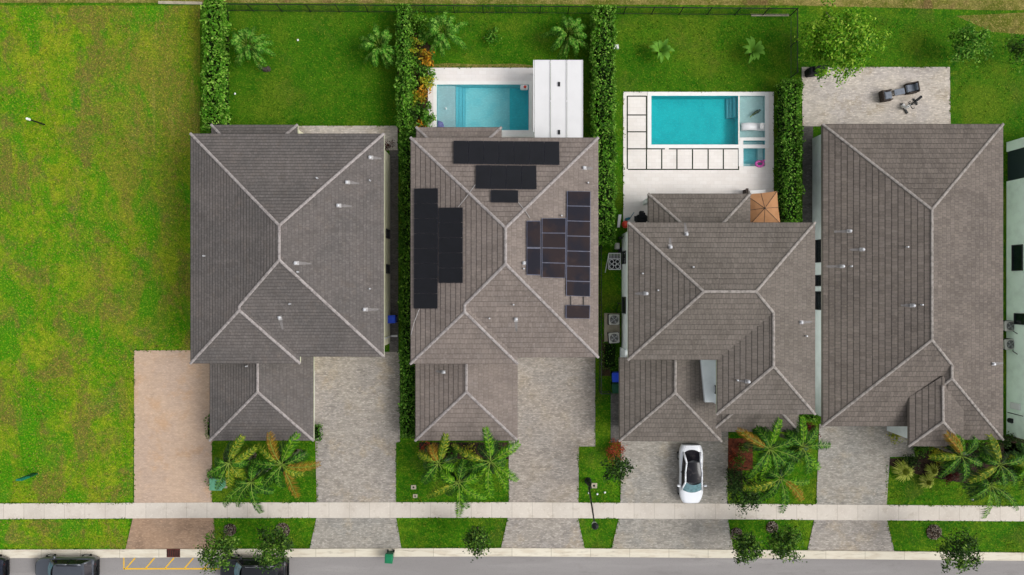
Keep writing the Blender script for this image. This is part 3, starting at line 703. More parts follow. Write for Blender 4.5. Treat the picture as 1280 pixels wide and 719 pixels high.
m=MB(); m.prism(wp([(875.5,446),(897,446),(897,503),(881.5,503)],3.9),2.0,3.9); m.build('entry_parapet',M['bluish'],h3)
m=MB(); m.prism(wp([(881.5,503),(884,503),(888,536),(885.5,536)],3.3),-.02,3.3); m.build('side_wall',M['bluish'],h3)
P=Roof('h3',.36); P.v('sw',888,540,ZG).v('se',999,540,ZG)
yw=wi.y+d-.01; A=P.V['sw']; B=P.V['se']; dep=yw-A.y
P.V['a']=Vector((A.x+dep,yw,ZG+.36*dep)); P.V['b']=Vector((B.x-dep,yw,ZG+.36*dep)); P.V['nw']=Vector((A.x,yw+1.6,ZG)); P.V['ne']=Vector((B.x,yw,ZG)); P.V['c']=Vector((A.x+dep,yw+1.6,ZG+.36*dep))
P.face('sw se b a',['sw','se']); P.face('nw sw a c',['nw','sw']); P.face('se ne b',['se','ne'])
r=P.mesh().build('porch_roof',TI3,h3)
for p,q in (('sw','a'),('se','b')): ridge(r,P.V[p],P.V[q],M['cap_dark'],.14)
eave_slab([(A.x,A.y),(B.x,B.y),(B.x,yw),(A.x,yw)],ZG,h3,M['fascia_dark'])
for X in (A.x+.3,B.x-.3):
    m=MB(); m.bbox((X,A.y+.3,1.35),(.32,.32,2.75)); m.build('porch_column',M['bluish'],h3)
L=Roof('h3',.36); L.v('nw',810,242,ZG+.1).v('ne',938,242,ZG+.1); A=L.V['nw']; B=L.V['ne']; yw=N3+.01; dep=A.y-yw; z2=ZG+.1+.36*dep
L.V['a']=Vector((A.x+dep,yw,z2)); L.V['b']=Vector((B.x-dep,yw,z2)); L.V['sw']=Vector((A.x,yw,ZG+.1)); L.V['se']=Vector((B.x,yw,ZG+.1))
L.face('nw ne b a',['nw','ne']); L.face('sw nw a',['sw','nw']); L.face('ne se b',['ne','se'])
r=L.mesh().build('porch_roof',TI3,h3)
for p,q in (('nw','a'),('ne','b')): ridge(r,L.V[p],L.V[q],M['cap_dark'],.14)
eave_slab([(A.x,A.y),(B.x,B.y),(B.x,yw),(A.x,yw)],ZG+.1,h3,M['fascia_dark'])
for X in (A.x+.35,(A.x+B.x)/2,B.x-.35):
    m=MB(); m.bbox((X,A.y-.35,1.35),(.35,.35,2.8)); m.build('porch_column',M['bluish'],h3)
for Y,w in ((W(0,323).y,.9),(W(0,381).y,1.2)): win(h3,(W3,Y,1.5),w,1.2,(-1,0,0))
win(h3,(wi.x+d,W(0,478).y,4.4),.5,1.4,(-1,0,0))
for X in (W3+2,W3+6,E3-2): win(h3,(X,N3,4.4),1.5,1.2,(0,1,0),1)
for X in (wi.x+2,E3-1.8): win(h3,(X,wi.y+d,4.5),1.2,1.2,(0,-1,0),1)
win(h3,(W3+3.4,S3,4.6),1.4,1.1,(0,-1,0),1); win(h3,(W3+7.2,N3,1.2),3.2,2.3,(0,1,0),1)
for Y in (N3-4,N3-9): win(h3,(E3,Y,4.3),.9,1.2,(1,0,0))
vents('h3',roof3,[(858,293,'v'),(838,309,'v'),(866,334,'s'),(803,342,'s'),(808,367,'v'),(822,363,'s'),(1001,403,'v'),(1007,420,'s'),(935,477,'v'),(921,475,'s')])

# single storey house with the wide roof
Z4=3.0
c=W(1140,345); h4=thing('house',(c.x,c.y,0),'wide single storey house with dark striped taupe tile roof and stone patio','house')
R=Roof('h4',.36); eW=('x',1028,Z4); eE=('x',1254,Z4)
R.v('nw',1028,155,Z4).v('ne',1254,155,Z4).v('sw',1028,533,Z4).v('se',1254,550,Z4).v('r1',1165,262,eaves=[eW,eE]).v('r2',1165,425,eaves=[eW,eE])
R.v('k',1190,456.5,eaves=[eE]).v('q',1190,473,eaves=[eE])
sW=R.V['sw']; R.V['sm']=Vector((W(1150,0,Z4).x,sW.y,Z4)); R.V['sn']=Vector((R.V['sm'].x,R.V['se'].y,Z4)); R.V['t']=Vector((R.V['sm'].x,R.V['q'].y-.3,R.V['q'].z-1.0))
R.face('nw ne r1',['nw','ne']); R.face('sw nw r1 r2',['sw','nw']); R.face('ne se q k r2 r1',['ne','se']); R.face('sm sw r2 k',['sm','sw']); R.face('se sn t q',['se','sn'])
u1=W(1178,466,R.V['k'].z-.35); u2=W(1178.5,482,R.V['q'].z-.35); R.V['u1']=u1; R.V['u2']=u2
R.face('q k u1 u2',['u2','u1'])
roof4=R.mesh().build('roof',TI4,h4); V=R.V
for a,b in (('nw','r1'),('ne','r1'),('r1','r2'),('r2','sw'),('r2','k'),('k','q'),('q','se'),('q','u2')): ridge(roof4,V[a],V[b],M['cap_dark'],.15)
ZT=3.9
T=Roof('h4',.36); tW=('x',1136,ZT); tE=('x',1204,ZT)
T.v('sw',1136,558,ZT).v('se',1204.5,556.5,ZT).v('rs',1179,527,eaves=[tW]); T.V['nw']=Vector((T.V['sw'].x,W(0,497,ZT).y,ZT)); zr=T.V['rs'].z
T.V['rn']=Vector((T.V['rs'].x,W(0,470,zr).y,zr)); T.V['ne']=Vector((T.V['se'].x,W(0,500,ZT).y,ZT))
T.face('nw rn rs sw',['sw','nw']); T.face('rn ne se rs',['ne','se']); T.face('se sw rs',['se','sw'])
r=T.mesh().build('entry_roof',TI4,h4)
for a,b in (('rs','sw'),('rs','se')): ridge(r,T.V[a],T.V[b],M['cap_dark'],.14)
ridge(r,W(1178.5,482,zr+.02),T.V['rs'],M['cap_dark'],.14)
t0=T.V['sw']; t1=T.V['se']; m=MB(); m.prism([(t0.x,t0.y),(t1.x,t0.y),(t1.x,T.V['ne'].y),(t0.x,T.V['nw'].y)],ZT-.2,ZT-.012); m.build('fascia',M['fascia_dark'],h4)
m=MB(); m.prism([(t0.x+.4,t0.y+.4),(t1.x-.4,t0.y+.4),(t1.x-.4,T.V['ne'].y),(t0.x+.4,T.V['nw'].y)],-.05,ZT-.2); m.build('entry_wall',M['bluish'],h4)
eave_slab(wp([(1028,155),(1254,155),(1254,550),(1190,550),(1190,533),(1028,533)],Z4),Z4,h4,M['fascia_dark'])
a=W(1028,533,Z4); b=W(1254,155,Z4); d=.5; W4=a.x+d; E4=b.x-d; N4=b.y-d; S4=a.y+d
walls(h4,[(W4,S4),(W(1190,0,Z4).x,S4),(W(1190,0,Z4).x,W(0,550,Z4).y+d),(E4,W(0,550,Z4).y+d),(E4,N4),(W4,N4)],Z4-.2,M['bluish'])
for y0,y1 in ((302,328),(345,357),(365,386)): win(h4,(W4,W(0,(y0+y1)/2).y,1.45),(y1-y0)/S,1.1,(-1,0,0))
m=MB()
for k in range(4): m.box((W4+2.9,S4-.02,.3+.55*k),(4.8,.06,.53))
m.build('garage_door',M['whitepaint'],h4)
for X in (W4+2.5,W4+6.5,E4-2): win(h4,(X,N4,1.5),1.8,1.4,(0,1,0),1)
for Y in (N4-5,N4-12,N4-18): win(h4,(E4,Y,1.6),1.0,1.2,(1,0,0))
win(h4,((t0.x+t1.x)/2,t0.y+.4,1.3),1.2,2.4,(0,-1,0))
vents('h4',roof4,[(1062,289,'v'),(1078,312,'v'),(1053,333,'v'),(1063,333,'s'),(1133,309,'s'),(1141,382,'v'),(1151,381,'s'),(1241,455,'v')])

# pale green house at the right edge: its roof lies outside the frame
g0=W(1258,178); g1=W(1258,543); h5=thing('house',(g0.x+6,(g0.y+g1.y)/2,0),'pale green stucco house at the right edge, only its side wall showing','house')
X=g0.x; y0=g0.y; y1=g1.y; o0=W(0,190).y; o1=W(0,227).y
m=MB(); m.prism([(X,y1),(X+12,y1),(X+12,o1),(X,o1)],-.05,2.9); m.prism([(X,o0),(X+12,o0),(X+12,y0),(X,y0)],-.05,2.9); m.prism([(X+2.6,o1+.002),(X+11.9,o1+.002),(X+11.9,o0-.002),(X+2.6,o0-.002)],-.05,2.9); m.build('wall',M['mint'],h5)
m=MB(); m.prism([(X+.1,o1+.01),(X+2.5,o1+.01),(X+2.5,o0-.01),(X+.1,o0-.01)],0,.05); m.build('porch_floor',M['side'],h5)
m=MB(); m.box((X+.06,(o0+o1)/2,1.4),(.03,o0-o1-.02,2.6)); m.build('porch_screen',glassy('dark_screen',lin(40,50,56),.3),h5)
for ya,yb,zc in ((307,337,1.3),(393,405,1.55)): win(h5,(X,W(0,(ya+yb)/2).y*.97,zc),(yb-ya)/S,1.0,(-1,0,0))
RR=Roof('h5',.36); A=Vector((X-.05+.1,y1-.5,2.9)); B=Vector((X+.05,y0+.5,2.9)); A.x=X+.02; B.x=X+.02
RR.V=dict(sw=A,nw=B,ne=Vector((X+12.5,y0+.5,2.9)),se=Vector((X+12.5,y1-.5,2.9)),a=Vector((X+6.2,y0-5.7,5.1)),b=Vector((X+6.2,y1+5.7,5.1)))
RR.face('sw nw a b',['sw','nw']); RR.face('nw ne a',['nw','ne']); RR.face('ne se b a',['ne','se']); RR.face('se sw b',['se','sw'])
r=RR.mesh().build('roof',TI4,h5)
for p,q in (('nw','a'),('ne','a'),('a','b'),('b','sw'),('b','se')): ridge(r,RR.V[p],RR.V[q],M['cap_dark'],.15)
m=MB(); m.bbox((X-.06,W(0,505).y,1.1),(.14,.5,1.0),0,.02); m.build('meter_box',M['whitepaint'],h5)
m=MB(); m.tube((X-.05,W(0,515).y,.2),(X-.05,W(0,515).y,1.9),.03); m.tube((X-.12,W(0,524).y,.5),(X-.12,W(0,524).y,.8),.2,.2,12); m.build('utility_pipe',M['metal'],h5)

# ------------------------------------------------------------------ solar panels (racks of panels that move as one)
def solar(label, key, q, nu, nv, cell, frame, lift=.14):
    c4=[surf(key,*p) for p in q]
    n=c4[0][1]; pts=[c[0]+n*lift for c in c4]
    ctr=sum(pts,Vector())/4
    t=thing('solar_array',(ctr.x,ctr.y,ctr.z),label,'solar panels','solar arrays on the roof')
    for f in (.28,.72):
        a=pts[0].lerp(pts[3],f)-n*.09; b=pts[1].lerp(pts[2],f)-n*.09; m=MB(); m.tube(a,b,.03,.03,4); m.build('mounting_rail',M['pvframe2'],t)
    for i in range(nu):
        for j in range(nv):
            g=lambda u,v: (pts[0].lerp(pts[1],u)).lerp(pts[3].lerp(pts[2],u),v)
            e=.012
            def ring(o,off):
                U0,U1,V0,V1=(i+e+o/nu*0+o)/nu,(i+1-e-o)/nu,(j+e+o)/nv,(j+1-e-o)/nv
                return [g(U0,V0)+n*off,g(U1,V0)+n*off,g(U1,V1)+n*off,g(U0,V1)+n*off]
            m=MB(); lo=ring(0,-.04); hi=ring(0,0); inr=ring(.014,0); ind=ring(.014,-.006)
            fl=[(k,(k+1)%4,4+(k+1)%4,4+k) for k in range(4)]+[(4+k,4+(k+1)%4,8+(k+1)%4,8+k) for k in range(4)]+[(8+k,8+(k+1)%4,12+(k+1)%4,12+k) for k in range(4)]+[(3,2,1,0)]
            m.add(lo+hi+inr+ind,fl); p=m.build('solar_panel',frame,t)
            m=MB(); m.add([x+n*.0005 for x in ring(.0135,-.004)],[(0,1,2,3)]); m.build('cell_sheet',cell,p)
    return t
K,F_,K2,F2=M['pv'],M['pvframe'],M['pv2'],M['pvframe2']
solar('long row of seven black solar panels nearest the pool','h2',[(567,177),(699,178),(699.5,207.5),(567,206)],7,1,K,F_)
solar('row of four black solar panels below the longest row','h2',[(595,207.5),(670.5,208),(671,238),(594.5,237)],4,1,K,F_)
solar('single black solar panel below the row of four, near the ridge','h2',[(613.5,238.5),(648,239),(648,254.5),(613.5,254)],1,1,K,F_)
solar('tall column of eight black solar panels along the left eave','h2',[(518.5,236),(548.5,235.5),(548,386),(518,386)],1,8,K,F_)
solar('column of five black solar panels beside the tallest column','h2',[(549,260),(579.5,259.5),(579.5,354),(549,354)],1,5,K,F_)
solar('narrow column of two upright solar panels tinted with brown sun glint on the right slope','h2',[(657.5,276),(675,276),(675,344.5),(657.5,344)],1,2,K2,F2)
solar('middle column of four solar panels tinted with brown sun glint on the right slope','h2',[(676,273),(707,273),(706,348),(676,347)],1,4,K2,F2)
solar('column of seven solar panels tinted with brown sun glint along the right eave','h2',[(707.5,239),(737.5,239.5),(737,371),(706.5,370)],1,7,K2,F2)
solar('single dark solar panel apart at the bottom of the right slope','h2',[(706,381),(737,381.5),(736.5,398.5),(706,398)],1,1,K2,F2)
for pts in ([(594,232),(584,246),(573.5,259)],[(648,254),(656,264),(662,273)],[(525,386),(518,404),(514.5,419)]):
    m=MB(); w=[surf('h2',*p) for p in pts]; w=[x[0]+x[1]*.1 for x in w]; m.path(w,[.022]*3,6); m.build('conduit',M['stain'],roof2)
m=MB()
for px in (713,729):
    a=surf('h2',px,370); b=surf('h2',px,382); m.tube(a[0]+a[1]*.08,b[0]+b[1]*.08,.03)
m.build('conduit',M['metal'],roof2)

# ------------------------------------------------------------------ white patio roof over the pool terrace
ZP=3.0
a=W(668,172,ZP); b=W(729,75,ZP); pc=thing('patio_cover',((a.x+b.x)/2,(a.y+b.y)/2,0),'flat white patio roof of three long panels beside the pool','patio roof')
yS=W(0,176,ZP).y; w=(b.x-a.x)/3
for i in range(3):
    m=MB(); m.box((a.x+w*(i+.5),(yS+b.y)/2,ZP-.06),(w-.035,b.y-yS,.12)); 
    m.box((a.x+w*(i+1)-.05 if i<2 else b.x-.05,(yS+b.y)/2,ZP+.02),(.03,b.y-yS,.04)); m.build('roof_panel',M['whitepaint'],pc)
m=MB(); m.box(((a.x+b.x)/2,(yS+b.y)/2,ZP-.2),(b.x-a.x-.1,.12,.14)); m.box(((a.x+b.x)/2,b.y-.1,ZP-.2),(b.x-a.x-.1,.12,.14)); m.build('beam',M['whitepaint'],pc)
m=MB(); m.box((a.x-.05,(b.y+W(0,165,ZP).y)/2,ZP-.1),(.08,b.y-W(0,165,ZP).y,.16)); m.build('gutter',M['whitepaint'],pc)
for px,py in ((670,78),(727,78),(670,150),(727,150)):
    p=W(px,py,ZP); m=MB(); m.bbox((p.x,p.y,1.35),(.15,.15,2.72),0,.01); m.build('post',M['whitepaint'],pc)
for py in (105.5,165.5):
    p=W(698.8,py,ZP); m=MB(); m.box((p.x,p.y,ZP+.03),(.17,.34,.06)); m.build('roof_outlet',M['black'],pc)
# white ledge between pool and patio roof
m=MB(); wbox(m,628,164,668,171,.04,.10); tag(m.build('pool_ledge',M['coping']),kind='structure')
# ------------------------------------------------------------------ foliage
def nrm(a): return a/np.maximum(np.linalg.norm(a,axis=-1,keepdims=True),1e-9)
def leaf_quads(p, out, L, Wd, up=.5, rnd=.7):
    """one folded diamond leaf at each point p, facing roughly `out`"""
    n=len(p); nm=nrm(out*.6+np.array([0,0,up])+rng.normal(0,rnd,(n,3)))
    ax=nrm(np.cross(nm,rng.normal(0,1,(n,3)))); sd=np.cross(nm,ax)
    l=(L*rng.uniform(.65,1.25,(n,1))); w=Wd*rng.uniform(.7,1.2,(n,1))
    a=p-ax*l*.5; b=p+sd*w*.5+nm*w*.18; c=p+ax*l*.5-nm*l*.1; d=p-sd*w*.5+nm*w*.18
    return np.stack([a,b,c,d],1)
def wob(x,y,seed,f=1.0):
    return (np.sin(x*1.7*f+seed)+np.sin(y*1.3*f+seed*2.1)+np.sin((x+y)*2.9*f+seed*.7)*.6+np.sin((x-y)*4.3*f+seed*1.3)*.5)/3.1
def hedge(label, x0,x1,y0,y1, h, mat, seed, dens=150, L=.2, mat2=None):
    """clipped hedge standing on the world rectangle"""
    cx,cy=(x0+x1)/2,(y0+y1)/2; t=thing('hedge',(cx,cy,0),label,'hedge')
    hx,hy=(x1-x0)/2,(y1-y0)/2; P=[];O=[]
    def put(p,o): P.append(p);O.append(o)
    ed=lambda u,z,sg: .20*wob(u*.9,z*.4+sg,seed+sg)+.16*wob(u*2.6,z*1.3,seed+3+sg)+.10*wob(u*6,z*3,seed+7+sg)
    nt=int(4*hx*hy*dens); px=rng.uniform(-1,1,nt); py=rng.uniform(-hy,hy,nt)
    wid=hx+np.where(px>0,ed(py,h+0*py,1.0),ed(py,h+0*py,2.0)); edge=(1-np.abs(px))*hx; px=px*np.maximum(wid,hx*.5)
    lump=.13*wob(px*1.6,py*.9,seed)+.13*wob(px*3.2,py*3.1,seed+4)+.07*wob(px*7,py*7.5,seed+6)
    hh=h*(1+lump)-np.clip(.32-edge,0,.32)*.9
    sprig=(rng.random(nt)<.06)*np.abs(rng.normal(0,.16,nt))
    put(np.stack([px,py,hh+sprig+rng.normal(0,.05,nt)-np.abs(rng.normal(0,.16,nt))],1),np.stack([lump*0+.5*np.sign(px)*(edge<.25),0*px,1+0*px],1))
    for sx,sy,hl,hd in ((1,0,hy,hx),(-1,0,hy,hx),(0,1,hx,hy),(0,-1,hx,hy)):
        ns=int(2*hl*h*dens*.7); u=rng.uniform(-hl,hl,ns); z=h*np.sqrt(rng.uniform(0.01,1,ns)); sg=1.0 if sx>0 else 2.0 if sx<0 else 3.0
        bul=ed(u,z,sg)*(1 if hl>.6 else .3)+rng.normal(0,.09,ns)-.04+.05*np.sin(z*2)
        if sx: p=np.stack([sx*(hd+bul),u,z],1)
        else: p=np.stack([u,sy*(hd+bul*.6),z],1)
        put(p,np.tile([sx,sy,0.],(ns,1)))
    p=np.concatenate(P);o=np.concatenate(O); keep=rng.random(len(p))<(.80+.32*wob(p[:,0]*1.3,p[:,1]*.8,seed+11)+.16*wob(p[:,0]*4,p[:,1]*4.4,seed+15)); p=p[keep];o=o[keep]; L=L*(1+.3*wob(p[:,0]*.7,p[:,1]*.5,seed+13))[:,None]; p=p+np.array([cx,cy,0]); q=leaf_quads(p,o,L,L*.6,.35,.75)
    if mat2:
        k=rng.random(len(q))<.5+.35*wob(p[:,0]*.8,p[:,1]*.6,seed+2)
        quads_obj('foliage',q[k],mat,t); quads_obj('foliage',q[~k],mat2,t)
    else: quads_obj('foliage',q,mat,t)
    m=MB(); n=max(4,int(hy*2/.6)); rows=[]
    for j in range(n+1):
        y=-hy+.18+(2*hy-.36)*j/n; wv=.12*math.sin(j*1.3+seed)
        rows+=[(cx-hx+.2+wv*.4,cy+y,0),(cx-hx+.17+wv*.4,cy+y,h*.72),(cx-hx*.45,cy+y,h*.84+wv),(cx+hx*.45,cy+y,h*.84-wv),(cx+hx-.17+wv*.4,cy+y,h*.72),(cx+hx-.2+wv*.4,cy+y,0)]
    f=[(6*j+i,6*j+i+1,6*j+7+i,6*j+6+i) for j in range(n) for i in range(5)]+[(5,4,3,2,1,0),tuple(6*n+i for i in range(6))]
    m.add(rows,f); m.build('inner_twigs',M['core'],t)
    return t
def hr(px0,px1,py0,py1,z):
    a=W(px0,py1,z); b=W(px1,py0,z); return (a.x,b.x,a.y,b.y)
hedge('long bright green hedge between the empty lot and the first back lawn',*hr(253,276,-2,162,2.0),2.2,G['hedge'],1.0,130,.24)
hedge('dark green hedge between the gray house and the solar panel house',*hr(500,517,166,546,1.7),1.9,G['hedge_dark'],2.0,150,.2)
hedge('hedge behind the orange crotons, running from the back fence',*hr(498,512,6,160,2.1),2.3,G['hedge'],2.6,150,.22,G['hedge_dark'])
hedge('hedge with bright right side beside the solar panel house',*hr(743,770,8,304,2.3),2.5,G['hedge'],3.0,140,.21,G['hedge_dark'])
hedge('short dense hedge between the cream pool deck and the stone patio',*hr(980,1001,100,276,1.9),2.1,G['hedge'],5.0,150,.2,G['hedge_dark'])
hedge('low clipped hedge strip along the left wall of the garage',*hr(258,263,520,548,.9),.9,G['hedge_dark'],6.0,160,.14)
hedge('low hedge strip along the right wall of the garage by the driveway',*hr(391,399,532,551,.9),.9,G['hedge_dark'],7.0,160,.14)
hedge('small clipped green hedge under the eave beside the burgundy shrub',*hr(1006,1024,519,526,1.0),1.0,G['hedge'],8.0,160,.15)
hedge('low ground hugging green hedge below the air conditioners',*hr(754,772,428,462,.4),.4,G['hedge_dark'],9.0,120,.13)

def crown(c, rx, ry, rz, nclump, per, L, sig=.28, up=.5, seed=None, ragged=.25):
    P=[];O=[]
    for _ in range(nclump):
        d=rng.normal(0,1,3); d/=np.linalg.norm(d); r=rng.uniform(.25,1)**.5*(1+rng.normal(0,ragged*.5))
        k=np.array([d[0]*rx*r,d[1]*ry*r,d[2]*rz*r]); n=int(per*rng.uniform(.6,1.4)); s=sig*rng.uniform(.7,1.3)
        p=k+rng.normal(0,1,(n,3))*np.array([s,s,s*.7]); P.append(p); O.append(np.tile(d,(n,1))*.6+nrm(p-k)*.5)
    p=np.concatenate(P)+np.array(c); return leaf_quads(p,np.concatenate(O),L,L*.55,up,.6)
def tree(name,label,cat,base,top,r,zc,mat,ncl,per,L,sig,group=None,rz=None,trunk=.09,limbs=6,mat2=None):
    """base and crown centre are photo pixels; a tapered trunk with limbs and a crown of leaf clumps"""
    b=W(*base,0); c=W(*top,zc); t=thing(name,(b.x,b.y,0),label,cat,group); rz=rz or r*.8
    m=MB(); fork=b.lerp(Vector((c.x,c.y,0)),.3)+Vector((0,0,max(.4,zc-rz*.75)))
    m.path([b-Vector((0,0,.1)),b.lerp(fork,.5)+Vector((.04,.03,0)),fork],[trunk*1.25,trunk,trunk*.75],8); m.build('trunk',M['bark'],t)
    for i in range(limbs):
        a=2*math.pi*i/limbs+random.random()*.7; k=random.uniform(.45,.85)
        e=Vector((c.x+math.cos(a)*r*k,c.y+math.sin(a)*r*k,c.z+random.uniform(-.35,.55)*rz)); mid=fork.lerp(e,.5)+Vector((0,0,.12*rz))
        m=MB(); m.path([fork,mid,e],[trunk*.55,trunk*.32,trunk*.12],6); m.build('limb',M['bark'],t)
    q=crown(c,r,r,rz,ncl,per,L,sig)
    if mat2: k=int(len(q)*.6); quads_obj('crown',q[:k],mat,t); quads_obj('crown',q[k:],mat2,t)
    else: quads_obj('crown',q,mat,t)
    return t
tree('shade_tree','large light green shade tree at the corner of the stone patio','tree',(1040,58),(1047,50),2.6,4.2,G['tree'],120,52,.27,.26,None,1.9,.13,8)
tree('garden_tree','small bushy green tree on the lawn right of the stone patio','tree',(1207,68),(1213,55),1.4,2.4,G['broad'],70,34,.24,.2,None,1.0,.06,5,G['hedge'])
tree('garden_tree','dark thin shrub tree cut by the right edge of the photo','tree',(1272,66),(1280,58),1.1,2.3,G['street'],34,28,.2,.2,None,1.0,.06,5,G['darktree'])
VG='street trees on the verge'
VT=[('willowy street tree left of the black parked car, over the kerb',(288,663),(271,688),1.35,4.0,'street'),
    ('street tree overhanging the middle of the black parked car',(352,664),(343,684),1.35,4.0,'street'),
    ('small round street tree in front of the solar panel house',(597,660),(597,676),.85,3.4,'street'),
    ('dark street tree left of the pair on the verge right of the white car',(921,668),(934,685),1.0,3.4,'darktree'),
    ('wispy street tree right of the pair on the verge right of the white car',(965,660),(982,680),1.15,3.4,'street'),
    ('dark street tree leaning over the kerb near the right edge',(1168,665),(1200,690),1.35,4.0,'darktree')]
for lb,b,c,r,z,g in VT: tree('street_tree',lb,'tree',b,c,r,z,G[g],64,30,.22,.2,VG,r*.9,.05,6,G['darktree'] if g=='street' else G['street'])
tree('garden_tree','small dark leaved tree above the red bed beside the lamp post','tree',(766,566),(771,588),1.0,3.4,G['darktree'],34,20,.24,.17,None,.8,.045,5)
tree('garden_tree','dense dark shrub tree at the bottom left of the front bed by the white car','tree',(930,598),(935,613),1.45,2.6,G['darktree'],64,28,.22,.22,None,1.1,.06,6)

def shrub(name,label,cat,px,py,r,h,mat,ncl,per,L,group=None,stems=5):
    b=W(px,py,h*.6); t=thing(name,(b.x,b.y,0),label,cat,group); m=MB()
    for i in range(stems):
        a=6.28*i/stems; m.tube((b.x+.06*math.cos(a),b.y+.06*math.sin(a),-.02),(b.x+r*.5*math.cos(a),b.y+r*.5*math.sin(a),h*.7),.025,.012,5)
    m.build('stems',M['stem'],t); quads_obj('foliage',crown((b.x,b.y,h*.58),r,r,h*.4,ncl,per,L,.15),mat,t); return t
shrub('burgundy_shrub','dark burgundy shrub between the two houses, beside the small hedge','shrub',1013,540,.78,1.5,G['burg'],26,24,.16)
CG='crotons along the pool deck'
shrub('croton','bright orange croton beside the top left corner of the white pool deck','shrub',535,72,.55,1.5,G['croton'],14,16,.28,CG)
shrub('croton','orange and yellow croton halfway down beside the white pool deck','shrub',529,117,.6,1.5,G['croton'],12,14,.26,CG)
shrub('croton','small orange croton at the corner of the porch roof','shrub',524,156,.4,1.2,G['croton'],7,12,.24,CG)
shrub('croton_bush','yellow green bush above the orange croton','shrub',519,58,.75,1.6,G['crotony'],18,18,.22)
shrub('leafy_bush','dark leafy bush between the two orange crotons, top of three','shrub',522,94,.7,1.5,G['hedge_dark'],16,18,.24,'dark bushes by the pool')
shrub('leafy_bush','dark leafy bush below the halfway croton','shrub',527,136,.75,1.5,G['hedge_dark'],18,18,.24,'dark bushes by the pool')
shrub('leafy_bush','dark bush pressed between the hedge and the crotons','shrub',513,145,.7,1.5,G['darktree'],16,18,.22,'dark bushes by the pool')
for lb,px,py,r,h,g in (('yellow green croton bush at the very top of the bed by the back fence',524,28,.6,1.5,'hedge'),('broad leaved green bush between the bushy palm and the croton hedge',531,48,.6,1.4,'broad'),('golden croton just above the halfway orange croton',534,103,.5,1.4,'crotony'),('green leafy bush at the white deck edge, level with the pool top',536,93,.5,1.2,'broad'),('golden croton just below the halfway orange croton',522,123,.55,1.4,'crotony'),('broad leaved bush at the deck edge, level with the pool bottom',535,148,.55,1.4,'broad'),('dark bush at the foot of the bed near the porch roof',516,162,.6,1.4,'hedge_dark'),('green bush in the middle of the bed pressed on the hedge',514,108,.6,1.6,'hedge'),('green bush beside the hedge above the middle of the bed',513,78,.6,1.7,'hedge')):
    shrub('bed_bush',lb,'shrub',px,py,r,h,G[g],16,18,.24)
shrub('red_shrub','small red leaved plant at the back corner of the gray house','shrub',484,182,.36,.8,G['burg'],8,12,.16)
shrub('red_round_bush','round red bush at the left corner of the car driveway','shrub',767,565,.85,1.0,G['red'],30,30,.13)
shrub('yellow_shrub','small bright yellow shrub beside the entry wall','shrub',1119,546,.45,.9,G['crotony'],12,18,.15)
shrub('croton_bush','yellow green croton in the dark bed right of the entry roof','shrub',1172,563,.6,1.0,G['crotony'],16,16,.2)
shrub('low_shrub','low dark green shrub at the left end of the dark bed','shrub',1150,562,.5,.8,G['hedge_dark'],14,16,.17)
shrub('low_shrub','reddish low shrub among the palms of the dark bed','shrub',1195,590,.5,.8,G['burg'],14,14,.16)
for lb,px,py,r,g in (('dark green low shrub just below the entry roof eave',1160,556,.6,'hedge_dark'),('golden low shrub between the spiky plants and the palms',1182,577,.55,'crotony'),('brown red low shrub below the golden one',1186,596,.55,'burg'),('dark low shrub behind the largest spiky plant',1140,576,.6,'darktree'),('green low shrub at the foot of the orange tipped palm',1207,582,.7,'hedge_dark'),('green low shrub under the right eave',1230,560,.7,'hedge')):
    shrub('low_shrub',lb,'shrub',px,py,r,.8,G[g],18,18,.17)
shrub('low_shrub','tangled dark shrub by the green house corner','shrub',1265,556,1.0,1.2,G['darktree'],26,22,.18)
shrub('low_shrub','second tangled dark shrub, below the one by the green house corner','shrub',1274,592,.95,1.2,G['darktree'],22,20,.18)
shrub('low_shrub','dark twiggy shrub at the lower end of the red mulch bed','shrub',919,591,.7,.8,G['darktree'],20,18,.17)
shrub('low_shrub','reddish shrub in the middle of the red mulch bed','shrub',917,571,.45,.6,G['red'],10,12,.14)
shrub('low_shrub','low green shrub in the red mulch bed by the car','shrub',925,576,.5,.7,G['hedge_dark'],12,14,.16)
shrub('low_shrub','low bright shrub at the top of the red mulch bed','shrub',930,560,.5,.7,G['street'],12,14,.16)
shrub('low_shrub','low reddish shrub under the left palm before the solar panel house','shrub',533,561,.42,.7,G['red'],9,12,.16)
shrub('low_shrub','dark low shrub under the yellow frond before the solar panel house','shrub',562,566,.7,.7,G['hedge_dark'],18,14,.18)
shrub('low_shrub','brownish low shrub in the middle of the bed before the solar panel house','shrub',592,566,.7,.7,G['crotony'],14,14,.16)
shrub('low_shrub','dark low shrub at the right end of the bed before the solar panel house','shrub',622,560,.5,.7,G['darktree'],12,14,.18)
shrub('low_shrub','dark shrub behind the pale green utility box','shrub',267,597,.75,1.3,G['hedge_dark'],22,20,.16)
shrub('low_shrub','leafy shrub between the palms of the gray house','shrub',318,588,.8,.9,G['hedge'],18,16,.2)
shrub('low_shrub','leafy shrub under the rightmost palm of the gray house','shrub',340,598,.7,.9,G['hedge_dark'],16,16,.2)
shrub('small_lawn_bush','small feathery bush alone on the lawn behind the pool','shrub',617,44,.6,1.0,G['areca'],16,14,.2)

